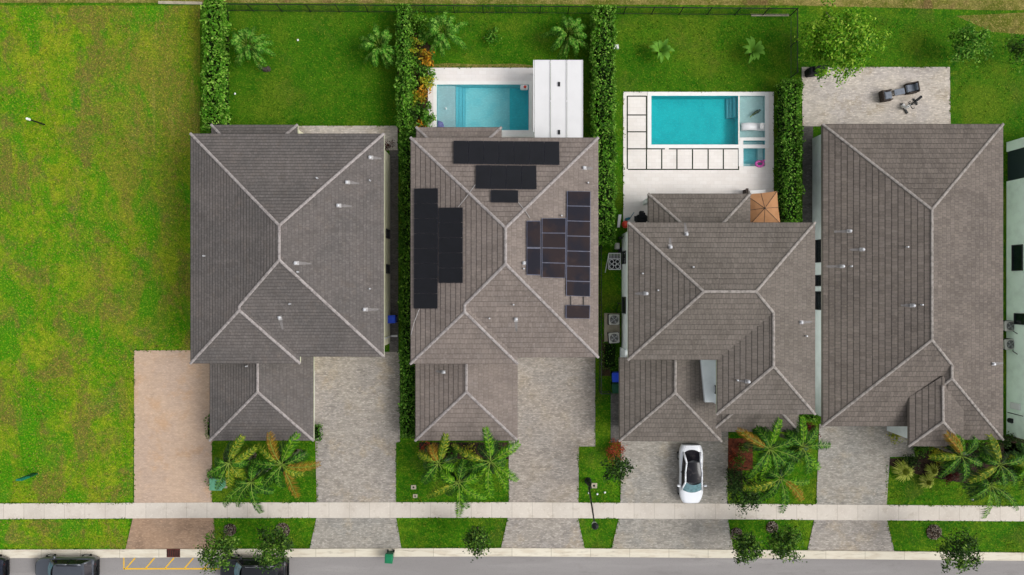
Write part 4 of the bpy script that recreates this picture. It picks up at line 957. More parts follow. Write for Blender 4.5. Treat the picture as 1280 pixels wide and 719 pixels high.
def blades(name,label,cat,px,py,r,h,mat,n=70,wid=.05,group=None):
    n=int(n*1.7); wid*=.8
    b=W(px,py,0); t=thing(name,(b.x,b.y,0),label,cat,group); Q=[]
    for i in range(n):
        a=random.uniform(0,6.283); k=random.uniform(.35,1); d=np.array([math.cos(a),math.sin(a),0]); s=np.array([-d[1],d[0],0])*wid*.5
        p0=np.array([b.x,b.y,0])+d*.06; p1=p0+d*r*k*.55+np.array([0,0,h*(1.15-k*.5)]); p2=p0+d*r*k+np.array([0,0,h*(1.1-k*.85)])
        Q.append([p0-s,p0+s,p1+s,p1-s]); Q.append([p1-s,p1+s,p2+s*.2,p2-s*.2])
    quads_obj('blades',np.array(Q),mat,t); return t
blades('spiky_plant','pale variegated spiky plant, the largest, at the driveway edge','plant',1127,587,1.0,.7,G['yucca'],150,.07)
blades('spiky_plant','pale spiky plant in the middle of the dark bed, below the long frond','plant',1156,601,.7,.6,G['yucca'],100,.07)
blades('spiky_plant','pale spiky plant between the other two, closer to the entry roof','plant',1163,587,.65,.6,G['yucca'],90,.07)

def mulch_ring(label,px,py,r,mat,grp):
    """ring of loose chips heaped round a trunk"""
    b=W(px,py,0); m=MB(); m.lathe([(r,0),(r*.93,.07),(r*.6,.14),(r*.2,.1)],(b.x,b.y,0),18); t=m.build('mulch_ring',M['darkmulch'],None,(b.x,b.y,0)); tag(t,label,'mulch ring',grp)
    n=int(420*r*r)+60; a=rng.uniform(0,6.283,n); k=np.sqrt(rng.uniform(0,1,n))*r
    p=np.stack([b.x+k*np.cos(a),b.y+k*np.sin(a),.15-.1*(k/r)**2+rng.uniform(0,.06,n)],1)
    quads_obj('mulch_chips',leaf_quads(p,np.tile([0,0,1.],(n,1)),.16,.07,.5,.5),mat,t)
RG='mulch rings round trunks'
for lb,px,py,r in (('gray mulch ring at the foot of the tree left of the black car',288,662,.5),('gray mulch ring at the foot of the tree over the black car',353,663,.62),
  ('brown mulch ring of the dark street tree left of the right hand pair',920,667,.5),('brown mulch ring of the wispy street tree in the right hand pair',965,659,.5),
  ('purple brown mulch ring on the verge near the right edge',1167,665,.62),('gray mulch ring at the foot of the palm with orange fronds',374,569,.5),('gray mulch ring between the palms of the gray house',314,569,.45)):
    mulch_ring(lb,px,py,r,G['tuft'],RG)

# ------------------------------------------------------------------ palms
def frond(b, e, mat, parent, lift=.5, ll=.55, n=24, sag=.3, wid=.06, bare=.16, rw=1.0):
    """arching feather frond: midrib plus pairs of hanging leaflets"""
    b=np.array(b);e=np.array(e);Lh=np.linalg.norm((e-b)[:2]); lat=np.array([-(e-b)[1],(e-b)[0],0])*random.uniform(-.16,.16); c=(b+e)/2+lat+np.array([0,0,lift+.12*Lh]); Q=[]
    cv=lambda t:(1-t)**2*b+2*t*(1-t)*c+t*t*e
    dv=lambda t:2*(1-t)*(c-b)+2*t*(e-c)
    pr=None
    for i in range(13):
        t=i/12; p=cv(t); d=nrm(dv(t)); s=nrm(np.cross(d,[0,0,1.]))*(.032*(1-t)+.008)*rw; u=np.array([0,0,.03*(1-t)+.006])
        if pr is not None: Q.append([pr[0]-pr[1],pr[0]+pr[2],p+u,p-s]); Q.append([pr[0]+pr[2],pr[0]+pr[1],p+s,p+u])
        pr=(p,s,u)
    nr=len(Q)
    for i in range(n):
        t=bare+(1-bare)*(i+.5)/n; p=cv(t); d=nrm(dv(t)); s=nrm(np.cross(d,[0,0,1.])); up=np.cross(s,d)
        prof=max(.22,math.sin(math.pi*(.12+.8*(t-bare)/(1-bare)))**.6)
        for sg in (-1,1):
            k=nrm(s*sg*random.uniform(.85,.95)+d*random.uniform(.55,.8)+np.array([0,0,random.uniform(-.3,.2)])); l=ll*prof*random.uniform(.9,1.08); w=nrm(np.cross(k,up+np.random.normal(0,.15,3)))*wid*.5
            m=p+k*l*.5+np.array([0,0,.03]); q=p+k*l+np.array([0,0,-sag*l])
            Q.append([p-w*.4,p+w*.4,m+w,m-w]); Q.append([m-w,m+w,q+w*.12,q-w*.12])
    ob=quads_obj('frond',np.array(Q),[mat,M['rachis']],parent); ix=np.zeros(len(Q),dtype=np.int32); ix[:nr]=1; ob.data.polygons.foreach_set('material_index',ix); return ob
np.random.seed(5)
def palm(label, crown_px, z, tips, group, tr=.1, ll=.55, name='palm_tree'):
    c=W(*crown_px,z); t=thing(name,(c.x,c.y,0),label,'palm',group); m=MB()
    m.path([(c.x,c.y,-.05),(c.x,c.y,.25),(c.x+.03,c.y,z*.5),(c.x,c.y,z-.7)],[tr*1.7,tr*1.3,tr,tr*.9],9); m.build('trunk',M['palmtrunk'],t)
    m=MB(); m.path([(c.x,c.y,z-.75),(c.x,c.y,z-.3),(c.x,c.y,z+.1)],[tr*1.05,tr*.9,tr*.3],9); m.build('crownshaft',M['stem'],t)
    m=MB(); m.tube((c.x,c.y,z),(c.x+.08,c.y+.1,z+.9),.03,.008,5); m.build('spear_leaf',M['stem'],t)
    for tp in tips:
        px,py,k=tp[:3]; zt=tp[3] if len(tp)>3 else z-.35
        f=frond((c.x,c.y,z-.02),W(px,py,zt),G[k],t,.35+random.random()*.35,ll*random.uniform(.85,1.1),30 if k!='brown' else 25,random.uniform(.3,.6),.066)
        if k=='brown': f['label']='dying orange brown frond'
        elif k=='yell': f['label']='yellowing frond'
    return t
_palm=palm
def palm(label, crown_px, z, tips, group, tr=.1, ll=.55, name='palm_tree'):
    t=_palm(label,crown_px,z,tips,group,tr,ll,name); c=WLOC[t]
    for i in range(7):      # older fronds hanging lower, leaflet colour darkened for shade inside the crown
        an=i*.9+random.random(); k=random.uniform(.8,1.6); frond((c.x,c.y,z-.15),(c.x+k*math.cos(an),c.y+k*math.sin(an),z-random.uniform(.9,1.5)),G['shadedpalm'],t,.25,ll*.95,18,.5,.08)
P1='palms before the gray house'; P2='palms before the solar panel house'; P3='palms before the umber roof house'; P4='palms in the dark bed'
palm('palm with orange and yellow fronds, rightmost before the gray house',(352,581),4.3,[(336,541,'brown',4.6),(372,542,'lime',4.7),(384,566,'palm',3.9),(400,580,'brown'),(379,592,'yell',4.0),(371,622,'brown',4.0),(352,610,'palm',3.6),(326,612,'palm'),(314,577,'palm'),(322,556,'yell',3.9),(335,598,'palm',3.6)],P1)
palm('dark palm with hanging fronds reaching over the sidewalk before the gray house',(314,602),4.1,[(280,633,'palm'),(297,634,'palm',3.4),(327,641,'palm',3.7),(318,577,'palm'),(337,598,'lime',3.8),(342,615,'palm'),(292,601,'palm'),(305,622,'palm',3.2)],P1)
palm('palm with upright yellow frond, leftmost before the gray house',(286,578),4.2,[(303,545,'yell',4.6),(319,559,'yell',4.4),(260,595,'palm'),(270,612,'palm',3.5),(304,598,'yell',3.8),(309,579,'palm',3.8),(288,612,'yell',3.6),(268,575,'palm',3.8),(283,601,'palm',3.3)],P1)
palm('palm leftmost of three before the solar panel house',(548,579),4.0,[(523,567,'yell'),(557,543,'yell',4.4),(529,604,'palm'),(571,586,'lime',3.8),(539,556,'brown',3.8),(560,604,'palm'),(545,602,'lime',3.5),(530,585,'palm',3.4)],P2)
palm('bright lime palm reaching over the garage roof, rightmost of three',(613,577),4.6,[(606,535,'lime',5.0),(649,554,'lime',4.4),(647,601,'lime',4.3),(614,622,'lime',4.2),(584,587,'palm',4.2),(634,614,'lime',4.0),(597,604,'lime',3.9),(632,575,'palm',3.9),(566,556,'yell',4.0)],P2)
palm('palm with a long frond over the sidewalk, middle of three',(573,603),4.2,[(534,622,'yell'),(573,646,'lime',3.9),(607,586,'lime',4.0),(551,588,'lime',4.2),(608,622,'lime',3.8),(590,622,'lime',3.6),(556,616,'palm',3.5),(580,575,'palm',3.8),(585,635,'palm',3.6)],P2)
palm('palm with an orange frond, nearest the porch of the umber roof house',(962,561),4.4,[(922,537,'brown',4.6),(975,524,'lime',4.7),(937,597,'palm'),(999,545,'palm'),(1003,577,'palm',3.9),(972,593,'palm',3.8),(945,535,'palm',4.0),(952,598,'lime',3.6),(985,590,'palm',3.6)],P3)
palm('palm reaching toward the wide driveway, right of the orange frond palm',(1003,559),4.2,[(1002,521,'lime',4.5),(1038,557,'palm',4.0),(1025,586,'lime',4.0),(985,542,'palm',4.2),(1010,592,'palm',3.8),(985,580,'palm',3.6),(1022,535,'palm',3.9)],P3)
palm('palm with a hanging frond over the sidewalk right of the white car',(975,598),4.2,[(977,641,'palm',3.9),(1003,626,'brown',3.9),(1012,602,'lime',3.8),(930,611,'yell',4.0),(953,586,'palm',3.8),(990,575,'palm',3.9),(955,622,'palm',3.5)],P3)
palm('palm with an orange tipped frond over the entry roof',(1202,570),4.5,[(1183,542,'brown',4.9),(1220,548,'palm',4.7),(1162,572,'yell',4.2),(1175,597,'palm',4.0),(1205,602,'palm',3.8),(1228,582,'palm',4.1),(1195,545,'lime',4.5),(1180,583,'palm',3.8)],P4)
palm('dark palm before the right eave, its pale frond arching to the lower left',(1250,581),4.5,[(1213,603,'yell',4.3),(1237,544,'yell',4.7),(1282,571,'palm',4.2),(1268,607,'palm',4.0),(1225,570,'palm',4.1),(1255,612,'palm',3.7),(1238,603,'palm',3.7)],P4)
palm('dark palm whose fronds hang over the sidewalk near the right edge',(1238,606),4.2,[(1230,648,'lime',3.9),(1272,638,'palm',3.9),(1212,625,'palm',3.8),(1262,622,'palm',3.6),(1216,600,'palm',3.8),(1248,634,'palm',3.5),(1262,595,'palm',3.8)],P4)
palm('yellow green palm cut by the right edge',(1284,582),4.0,[(1262,572,'yell',4.0),(1268,600,'lime',3.8),(1290,545,'palm',4.2),(1300,600,'palm',3.8),(1278,612,'palm',3.6),(1268,585,'lime',3.5)],P4)

def bushy(label, px, py, r, z, n, group, seed):
    """clumping palm: several canes and many fronds"""
    random.seed(seed); c=W(px,py,z*.8); t=thing('bushy_palm',(c.x,c.y,0),label,'palm',group); m=MB()
    for i in range(5):
        a=i*1.26; m.path([(c.x+.15*math.cos(a),c.y+.15*math.sin(a),-.03),(c.x+.28*math.cos(a),c.y+.28*math.sin(a),z*.62)],[.05,.035],6)
    m.build('canes',M['stem'],t)
    ang0=random.random()*6
    for i in range(n):
        a=2.399*i+ang0+random.uniform(-.35,.35); tier=i/n
        k=r*(.42+.72*tier)*random.uniform(.8,1.2); zz=z*(1.1-.95*tier)*random.uniform(.85,1.1)
        b=(c.x+.2*math.cos(a),c.y+.2*math.sin(a),z*(.8-.3*tier)); frond(b,(c.x+k*math.cos(a),c.y+k*math.sin(a),max(.25,zz)),G['areca'],t,.35+.3*tier,random.uniform(.3,.42),14,random.uniform(.4,.9),.095,.15,.7)
BG='bushy palms on the back lawns'
bushy('bushy palm leaning toward the hedge on the first back lawn',307,54,1.85,2.8,22,BG,1)
bushy('bushy palm left of the hedge with crotons, on the first back lawn',473,55,1.9,2.8,23,BG,2)
bushy('bushy palm behind the pool, right of the croton hedge',553,37,1.9,2.8,23,BG,3)
bushy('dark bushy palm above the white patio roof',711,40,1.9,2.8,23,BG,4)
random.seed(9)
def banana(label,px,py,n,seed):
    random.seed(seed); b=W(px,py,.5); t=thing('broad_leaf_plant',(b.x,b.y,0),label,'plant','broad leaf plants on the back lawn')
    m=MB(); m.path([(b.x,b.y,-.02),(b.x,b.y,.6)],[.09,.06],8); m.build('stalk',M['stem'],t)
    for i in range(n):
        a=2.399*i+random.uniform(-.2,.2); L=random.uniform(.75,1.2); w=.17; d=np.array([math.cos(a),math.sin(a),0]); s=np.array([-d[1],d[0],0]); Q=[]
        b0=np.array([b.x,b.y,.55]); pts=[]
        for k in range(8):
            tt=k/7; p=b0+d*L*tt+np.array([0,0,.75*math.sin(tt*2.3)]); ww=w*math.sin(math.pi*(.08+.9*tt))**.7 if tt>.22 else .02
            pts.append((p,s*ww,np.array([0,0,-.35*ww])))
        for k in range(7):
            p,u,o=pts[k];q,v,o2=pts[k+1]; Q.append([p,p+u-o,q+v-o2,q]); Q.append([p-u-o,p,q,q-v-o2])
        q=np.array(Q); v=MB()
        v.add([tuple(x) for p,u,o in pts for x in (p-u-o,p,p+u-o)],[(3*k+j,3*k+j+1,3*k+4+j,3*k+3+j) for k in range(7) for j in (0,1)]); v.build('leaf',G['broad'],t,None,True)
banana('broad leaf plant on the left half of the fenced lawn behind the cream deck',825,65,11,21)
banana('broad leaf plant on the right half of the fenced lawn near the side fence',940,66,11,22)

# ------------------------------------------------------------------ fences
def fence_run(label, pts, h, step=2.35):
    a=pts[0]; t=thing('metal_fence',(a[0],a[1],0),label,'fence')
    for (x0,y0),(x1,y1) in zip(pts,pts[1:]):
        L=math.hypot(x1-x0,y1-y0); n=max(1,round(L/step))
        for i in range(n+1):
            if i==0 and (x0,y0)!=pts[0]: continue
            f=i/n; x=x0+(x1-x0)*f; y=y0+(y1-y0)*f; m=MB(); m.box((x,y,h/2),(.07,.07,h)); m.lathe([(.05,0),(.03,.05),(.005,.07)],(x,y,h),6); m.build('fence_post',M['fence'],t)
        for i in range(n):
            f0=(i+.02)/n; f1=(i+.98)/n; A=(x0+(x1-x0)*f0,y0+(y1-y0)*f0); B=(x0+(x1-x0)*f1,y0+(y1-y0)*f1); m=MB()
            for z in (.12,h-.12,h-.02): m.tube((*A,z),(*B,z),.022,.022,4)
            k=int(L/n/.12)
            for j in range(1,k): g=j/k; x=A[0]+(B[0]-A[0])*g; y=A[1]+(B[1]-A[1])*g; m.tube((x,y,.05),(x,y,h-.02),.014,.014,4,False)
            m.build('picket_panel',M['fence'],t)
w2=lambda x,y:(W(x,y).x,W(x,y).y)
fence_run('long black metal picket fence behind the back lawns with a return at its right end',[w2(281,14),w2(640,16.5),w2(988,19.5),w2(988,97)],1.5)
fence_run('dark green metal fence in the narrow side yard right of the solar panel house',[w2(749,309),w2(749,489),w2(762,489)],1.5)

# ------------------------------------------------------------------ grass blades: on the turf and creeping over the paved edges
def blades_in(name, rects, dens, mat, L=.17, h=.05):
    P=[]
    for x0,y0,x1,y1 in rects:
        a=W(x0,y1); b=W(x1,y0); n=int((b.x-a.x)*(b.y-a.y)*dens); x=rng.uniform(a.x,b.x,n); y=rng.uniform(a.y,b.y,n)
        k=rng.random(n)<(.55+.45*wob(x*.6,y*.5,3.0)+.3*wob(x*2.1,y*2.4,8.0)); P.append(np.stack([x[k],y[k],np.full(k.sum(),h)],1))
    p=np.concatenate(P); quads=leaf_quads(p,np.tile([0,0,1.],(len(p),1)),L,.06,.6,.6); o=quads_obj(name,quads,mat); tag(o,kind='stuff')
blades_in('grass_blades',[(284,20,494,156),(542,22,740,74),(774,24,986,112),(1050,24,1194,82),(1192,50,1278,152),(267,553,394,627),(498,553,634,627),(725,560,774,627),(930,590,1018,630),(1112,604,1278,630),(274,650,388,683),(506,650,624,683),(742,650,766,683),(920,652,1008,686),(1122,654,1278,688)],26,G['turf'],.16)
blades_in('rough_grass_blades',[(0,8,244,160),(0,160,234,436),(0,436,165,626),(0,651,156,685)],24,G['roughturf'],.18)
E=[]
for x0,y0,x1,y1 in ((0,628.6,166,629),(0,649.2,160,648.6),(0,686,156,686),(267,628,394,627.8),(270,648,390,647.3),(272,684.5,386,684),(498,627.5,634,627.3),(500,647.3,630,647.3),(504,684,622,684),(725,628,774,628),(726,648,770,648),(734,685,762,685),(912,629.5,1018,630.5),(914,649,1014,650.3),(922,686.5,1006,688),(1110,631.5,1279,632.5),(1112,651,1279,652),(1122,689,1279,690.5),(168,440,168,627),(168,438,236,438),(265,553,265,627),(396.5,553,396.5,627),(495,554,495,627),(636,554,636,627),(723,560,723,627),(744,460,744,556),(775.5,560,775.5,627),(909.5,590,909.5,627),(1020,600,1020,630),(1108,575,1108,630),(535,84,668,84),(779,114.5,967,114.5),(967,116,967,270),(779,116,779,270),(1187.5,85,1187.5,154),(1050,84,1187,84),(373,157,494,157),(164,650,157,686),(267,650,270,686),(396,650,387,684),(495,650,502,684),(635,650,626,684),(722,650,731,684),(774,650,764,684),(909,650,917,686),(1018,652,1009,688),(1108,652,1118,688)):
    a=W(x0,y0); b=W(x1,y1); L=(b-a).length; n=int(L*16); t=rng.random(n); k=rng.random(n)<.5+.5*np.sin(t*L*1.7+x0)*np.sin(t*L*.43+y0); t=t[k]; n=len(t); q=np.stack([a.x+(b.x-a.x)*t+rng.normal(0,.045,n),a.y+(b.y-a.y)*t+rng.normal(0,.045,n),np.full(n,.07)],1); E.append(q)
E=np.concatenate(E); tag(quads_obj('edge_grass',leaf_quads(E,np.tile([0,0,1.],(len(E),1)),.17,.07,.5,.6),G['turf']),kind='stuff')
# ------------------------------------------------------------------ vehicles (local coordinates: x forward, z up)
def car(root, L, Wd, hb, ht, xa, xb, xc, xd, paint, roofmat, glass, wheel_r=.34, nose=.55, tail=.4, suv=False, rails=None, screen=None):
    """xa..xd: windscreen base, windscreen top, roof end, rear window base"""
    root_l=local(root); hl=L/2; hw=Wd/2
    def half(x):
        f=(hl-x)/nose; b=(x+hl)/tail; k=1.0
        if f<1: k=min(k,.52+.48*math.sqrt(max(0,1-(1-f)**2)))
        if b<1: k=min(k,.74+.26*math.sqrt(max(0,1-(1-b)**2)))
        return hw*k*(1-.035*math.cos(x/hl*3.0+.3)**2)
    def deck(x):
        if x>xa: f=(x-xa)/(hl-xa); return hb-.20*f**1.7-(.12 if f>.97 else 0)
        if x<xd: f=(xd-x)/(hl+xd+1e-6); return hb+.02-.06*f
        return hb
    xs=[-hl,-hl+.05,-hl+.16,-hl+.35]+[(-hl+.35)+(2*hl-.7)*i/22 for i in range(1,22)]+[hl-.35,hl-.16,hl-.05,hl]
    m=MB(); R=[]
    for x in xs:
        w=half(x); d=deck(x); e=.25 if abs(x)>hl-.02 else .16
        prof=[(-w*.86,e),(-w*.97,.42),(-w,.62),(-w*.985,d-.14),(-w*.92,d-.03),(-w*.55,d+.035),(0,d+.05),(w*.55,d+.035),(w*.92,d-.03),(w*.985,d-.14),(w,.62),(w*.97,.42),(w*.86,e)]
        R.append([(x,y,z) for y,z in prof])
    k=len(R[0]); vs=[p for r in R for p in r]; fs=[(k*i+j,k*i+j+1,k*i+k+j+1,k*i+k+j) for i in range(len(R)-1) for j in range(k-1)]
    fs+=[(k*i,k*i+k,k*i+2*k-1,k*i+k-1) for i in range(len(R)-1)]+[tuple(range(k)),tuple(range(len(vs)-1,len(vs)-k-1,-1))]
    m.add(vs,fs); body=m.build('body',paint,root,None,True)
    # greenhouse
    wb=half((xa+xd)/2)*.93; wr=wb*(.80 if suv else .75); zb=hb-.0; zt=ht
    fl=Vector((xa,wb*.93,zb)); fr=Vector((xa,-wb*.93,zb)); tl=Vector((xb,wr,zt-.06)); tr=Vector((xb,-wr,zt-.06))
    rt=.84 if not suv else .95; rl=Vector((xc,wr*rt,zt-.08)); rr=Vector((xc,-wr*rt,zt-.08)); tw=.74 if not suv else .88; bl=Vector((xd,wb*tw,zb+.02)); br=Vector((xd,-wb*tw,zb+.02))
    m=MB(); m.patch(fr,fl,tl,tr,8,4,(.24,0,.04)); m.build('windscreen',screen or glass,root,None,True)
    m=MB(); m.patch(bl,br,rr,rl,8,4,(-.2 if not suv else -.1,0,.05)); m.build('rear_window',glass,root,None,True)
    for s in (1,-1):
        a=Vector((xa-.12,s*(wb*.97),zb-.02)); b=Vector((xd+.18,s*(wb*(tw+.07)),zb)); c=Vector((xc+.05,s*wr*(rt+.02),zt-.10)); d=Vector((xb-.02,s*(wr*1.0),zt-.08))
        m=MB(); q=(a,b,c,d) if s<0 else (b,a,d,c); m.patch(*q,8,3,(0,s*.05,0)); m.build('side_window',glass,root,None,True)
        m=MB(); m.path([Vector((xa+.02,s*wb*.96,zb)),Vector((xb,s*wr*1.01,zt-.045)),Vector(((xb+xc)/2,s*wr*1.03,zt-.0)),Vector((xc,s*wr*(rt+.02),zt-.05)),Vector((xd,s*wb*(tw+.04),zb+.03))],[.075,.07,.065,.075,.09],6); m.build('roof_pillar',paint,root,None,True)
        pb=(xb+xc)/2+.1; m=MB(); m.tube((pb,s*wb*1.0,zb),(pb,s*wr*1.03,zt-.06),.045,.04,5); m.build('door_pillar',M['black'],root)
        m=MB(); m.bbox((xa-.32,s*(hw+.10),hb+.06),(.16,.26,.17),0,.04); m.tube((xa-.32,s*hw*.93,hb),(xa-.32,s*(hw+.04),hb+.05),.03,.03,6); m.build('wing_mirror',paint,root)
        for x in (hl-.95,-hl+.98):
            m=MB(); m.tube((x,s*(hw-.24),wheel_r),(x,s*(hw-.005),wheel_r),wheel_r,wheel_r,20); w_=m.build('wheel',M['rubber'],root)
            m=MB(); m.tube((x,s*(hw-.02),wheel_r),(x,s*(hw+.006),wheel_r),wheel_r*.68,wheel_r*.6,14); m.build('rim',M['rim'],w_)
        m=MB(); w=half(hl-.3)*.93; m.patch((hl-.5,s*w*1.06,hb-.24),(hl-.10,s*w*.78,hb-.30),(hl-.16,s*w*.74,hb-.17),(hl-.52,s*w*1.0,hb-.12),4,2,(.05,s*.03,.02)); m.build('headlight',M['lamp'],root,None,True)
        w=half(-hl+.2)*.95; m=MB(); m.patch((-hl-.01,s*w*.5,hb-.2),(-hl+.2,s*w*1.03,hb-.2),(-hl+.2,s*w*.99,hb-.06),(-hl+.0,s*w*.5,hb-.06),4,2,(-.04,0,0)); m.build('tail_light',M['taillight'],root,None,True)
    n=8; m=MB(); vs=[]
    for i in range(n+1):
        t=i/n; x=xb+(xc-xb)*t; w=wr*(1-(1-rt)*t)
        for j in range(9):
            u=-1+j/4; vs.append((x+(.05*(1-u*u) if i==0 else -.06*(1-u*u) if i==n else 0),u*w,zt-.06+.08*(1-u*u)*1.0+.05*math.sin(math.pi*t)-.02*t))
    m.add(vs,[(9*i+j,9*i+j+9,9*i+j+10,9*i+j+1) for i in range(n) for j in range(8)]); m.build('roof',roofmat,root,None,True)
    m=MB(); m.box((hl-.02,0,.42),(.06,hw*1.0,.2)); m.build('grille',M['black'],root)
    m=MB(); m.box((-hl+.02,0,.4),(.08,hw*1.3,.16)); m.build('bumper_trim',M['black'],root)
    m=MB()
    for s in (-.35,.35): m.tube((xa+.12,s+.1,hb+.045),(xa-.12,s-.45,hb+.19),.012,.012,4)
    m.build('wiper',M['black'],root)
    if rails:
        for s in (1,-1):
            m=MB(); m.path([(xb-.25,s*wr*.92,zt-.0),(xb-.3,s*wr*.92,zt+.09),(xc+.3,s*wr*.9,zt+.08),(xc+.25,s*wr*.9,zt-.02)],[.022]*4,6); m.build('roof_rail',rails,root)
    if suv:
        m=MB(); m.patch((xc+.02,wr*.93,zt-.05),(xc+.02,-wr*.93,zt-.05),(xc-.2,-wr*.9,zt-.09),(xc-.2,wr*.9,zt-.09),6,1,(-.06,0,.02)); m.build('rear_spoiler',paint,root,None,True)
def paintmat(name,c,metal=.3,rough=.28):
    t=NT(name,rough,.5,metal); t.base(c).lay(tuple(x*.8 for x in c[:3])+(1,),1.4,.45,.75,.35,3,t.pos(False)); t.b.inputs['Coat Weight'].default_value=.6; t.b.inputs['Coat Roughness'].default_value=.06; return t.done()
M['lamp']=plain('headlight_lens',lin(206,214,220),.15,.6,.2,.05); M['taillight']=plain('tail_light_lens',lin(120,14,18),.2,.6,0,.1)
M['carglass']=NT('tinted_car_glass',.1,.3).base(lin(44,40,46)).lay(lin(22,22,28),.9,.4,.6,.9,3,None).lay(lin(92,84,84),1.6,.56,.7,.6,3).done(); M['paleglass']=plain('pale_windscreen_glass',lin(112,150,158),.1,.6,0,.3,2.5)
pw=paintmat('white_car_paint',lin(238,240,244),0,.3); pgray=paintmat('gray_car_paint',lin(82,86,94),.4,.3); pblack=paintmat('black_car_paint',lin(18,20,25),.1,.3); pdark=paintmat('dark_blue_car_paint',lin(26,32,48),.3,.3)
p=W(860.8,589.5); t=thing('parked_car',(p.x,p.y,.04),'white car with dark glass roof parked nose to the street on the driveway','car',None,-math.pi/2)
car(t,4.72,1.92,.98,1.60,1.18,.42,-1.1,-1.82,pw,M['carglass'],M['carglass'],.35,1.0,1.0,False,None,M['paleglass'])
PK='cars parked along the kerb'
p=W(90,706.5); t=thing('parked_car',(p.x,p.y,.02),'gray car parked along the kerb left of the yellow markings','car',PK,math.pi)
car(t,4.85,1.93,1.05,1.68,1.02,.42,-1.75,-2.2,pgray,pgray,M['carglass'],.36,.7,.5,True,M['black'],M['paleglass'])
p=W(322,707.5); t=thing('parked_car',(p.x,p.y,.02),'large black car parked under the two street trees','car',PK,math.pi)
car(t,5.35,2.0,1.15,1.85,1.2,.55,-2.0,-2.42,pblack,pblack,M['carglass'],.39,.6,.4,True,M['rim'],M['paleglass'])
p=W(-21,707); t=thing('parked_car',(p.x,p.y,.02),'dark car at the left edge, only its rear showing','car',PK,math.pi)
car(t,4.7,1.9,1.0,1.5,.95,.3,-1.2,-1.95,pdark,pdark,M['carglass'],.34,.7,.6)

# ------------------------------------------------------------------ street lamp, bins, boxes, posts
b=W(735,601); top=W(743.5,657,10.4); t=thing('street_lamp',(b.x,b.y,0),'tall black street lamp with flared base beside the small red bush','street lamp')
m=MB(); m.lathe([(.28,0),(.28,.12),(.2,.2),(.17,.9),(.2,1.0),(.13,1.15),(.09,2.0)],(b.x,b.y,0),14); m.build('lamp_base',M['metal'],t)
d=top-b; m=MB(); m.path([b+d*(1.9/10.4),b+d*.45,b+d*.96],[.085,.065,.05],10); m.build('pole',M['metal'],t)
m=MB(); m.lathe([(.08,-.5),(.13,-.42),(.19,-.1),(.19,.1),(.24,.14),(.18,.28),(.05,.38),(.02,.5)],tuple(top),14); hd=m.build('lamp_head',M['metal'],t)
m=MB(); m.lathe([(.135,-.40),(.197,-.1),(.197,.09)],tuple(top),14); m.build('lens',plain('lamp_lens',lin(196,200,194),.2,.5),hd)
def bin_(root, body, lid, handle):
    local(root); m=MB()
    r=lambda w,d,z,o=0:[(-w,-d+o,z),(w,-d+o,z),(w,d+o,z),(-w,d+o,z)]
    m.add(r(.23,.27,.06)+r(.29,.34,.98),[(3,2,1,0),(4,5,6,7)]+[(i,(i+1)%4,4+(i+1)%4,4+i) for i in range(4)]); m.build('bin_body',body,root)
    m=MB(); m.bbox((0,.0,1.02),(.64,.74,.08),0,.025); m.bbox((0,.02,1.075),(.46,.5,.04),0,.018); m.build('lid',lid,root)
    m=MB(); m.tube((-.27,-.43,.98),(.27,-.43,.98),.022,.022,8); 
    for s in (-1,1): m.tube((s*.27,-.34,.96),(s*.27,-.43,.98),.02,.02,6)
    m.build('handle',handle,root)
    for s in (-1,1):
        m=MB(); m.tube((s*.2,-.29,.13),(s*.29,-.29,.13),.13,.13,14); m.build('wheel',M['rubber'],root)
p=W(489,692); t=thing('wheeled_bin',(p.x,p.y,.1),'green wheeled bin standing on the kerb','bin',None,math.pi*1.0-.05); bin_(t,M['bingreen2'],M['bingreen'],M['bingreen2'])
p=W(491,398.5); t=thing('wheeled_bin',(p.x,p.y,.036),'blue wheeled bin beside the gray house wall','bin',None,math.pi/2+.04); bin_(t,M['binblue'],M['binblue2'],M['binblue'])
p=W(768,470); t=thing('wheeled_bin',(p.x,p.y,.02),'blue wheeled bin in the side yard by the green bin','bin',None,math.pi); bin_(t,M['binblue'],M['binblue2'],M['binblue'])
p=W(768,483.5); t=thing('wheeled_bin',(p.x,p.y,.02),'dark green wheeled bin in the shade below a blue one','bin',None,math.pi); bin_(t,M['bingreen2'],M['bingreen2'],M['bingreen2'])
p=W(275.5,601.5); t=thing('utility_box',(p.x,p.y,0),'pale green utility transformer box under the palms','utility box')
m=MB(); m.box((p.x,p.y,.05),(1.15,1.1,.1)); m.build('pad',M['concrete'],t)
m=MB(); m.bbox((p.x,p.y,.5),(.95,.9,.8),0,.04); m.bbox((p.x,p.y-.02,.93),(1.0,.96,.07),0,.025); m.build('cabinet',M['utility'],t)
m=MB(); m.box((p.x,p.y-.465,.5),(.03,.02,.66)); m.box((p.x+.12,p.y-.47,.5),(.04,.03,.1)); m.build('door_latch',M['metal'],t)
def post(name,label,px,py,qx,qy,h,mat,capm,r):
    b=W(px,py); e=W(qx,qy,h); t=thing(name,(b.x,b.y,0),label,'post'); m=MB(); m.tube(b,e,r,r,8); m.build('shaft',mat,t); m=MB(); m.tube(e,e+Vector((0,0,.3)),r*1.7,r*1.7,10); m.lathe([(r*1.7,0),(r*1.2,.06),(.01,.09)],(e.x,e.y,e.z+.3),10); m.build('post_cap',capm,t)
post('vent_post','dark post with white cap standing on the empty lot',56,156,37,149.5,1.7,M['metal'],M['plasticw'],.06)
b=W(45,592); t=thing('utility_marker',(b.x,b.y,0),'green utility marker post on the empty lot near the sidewalk','post'); e=W(24,599,1.9)
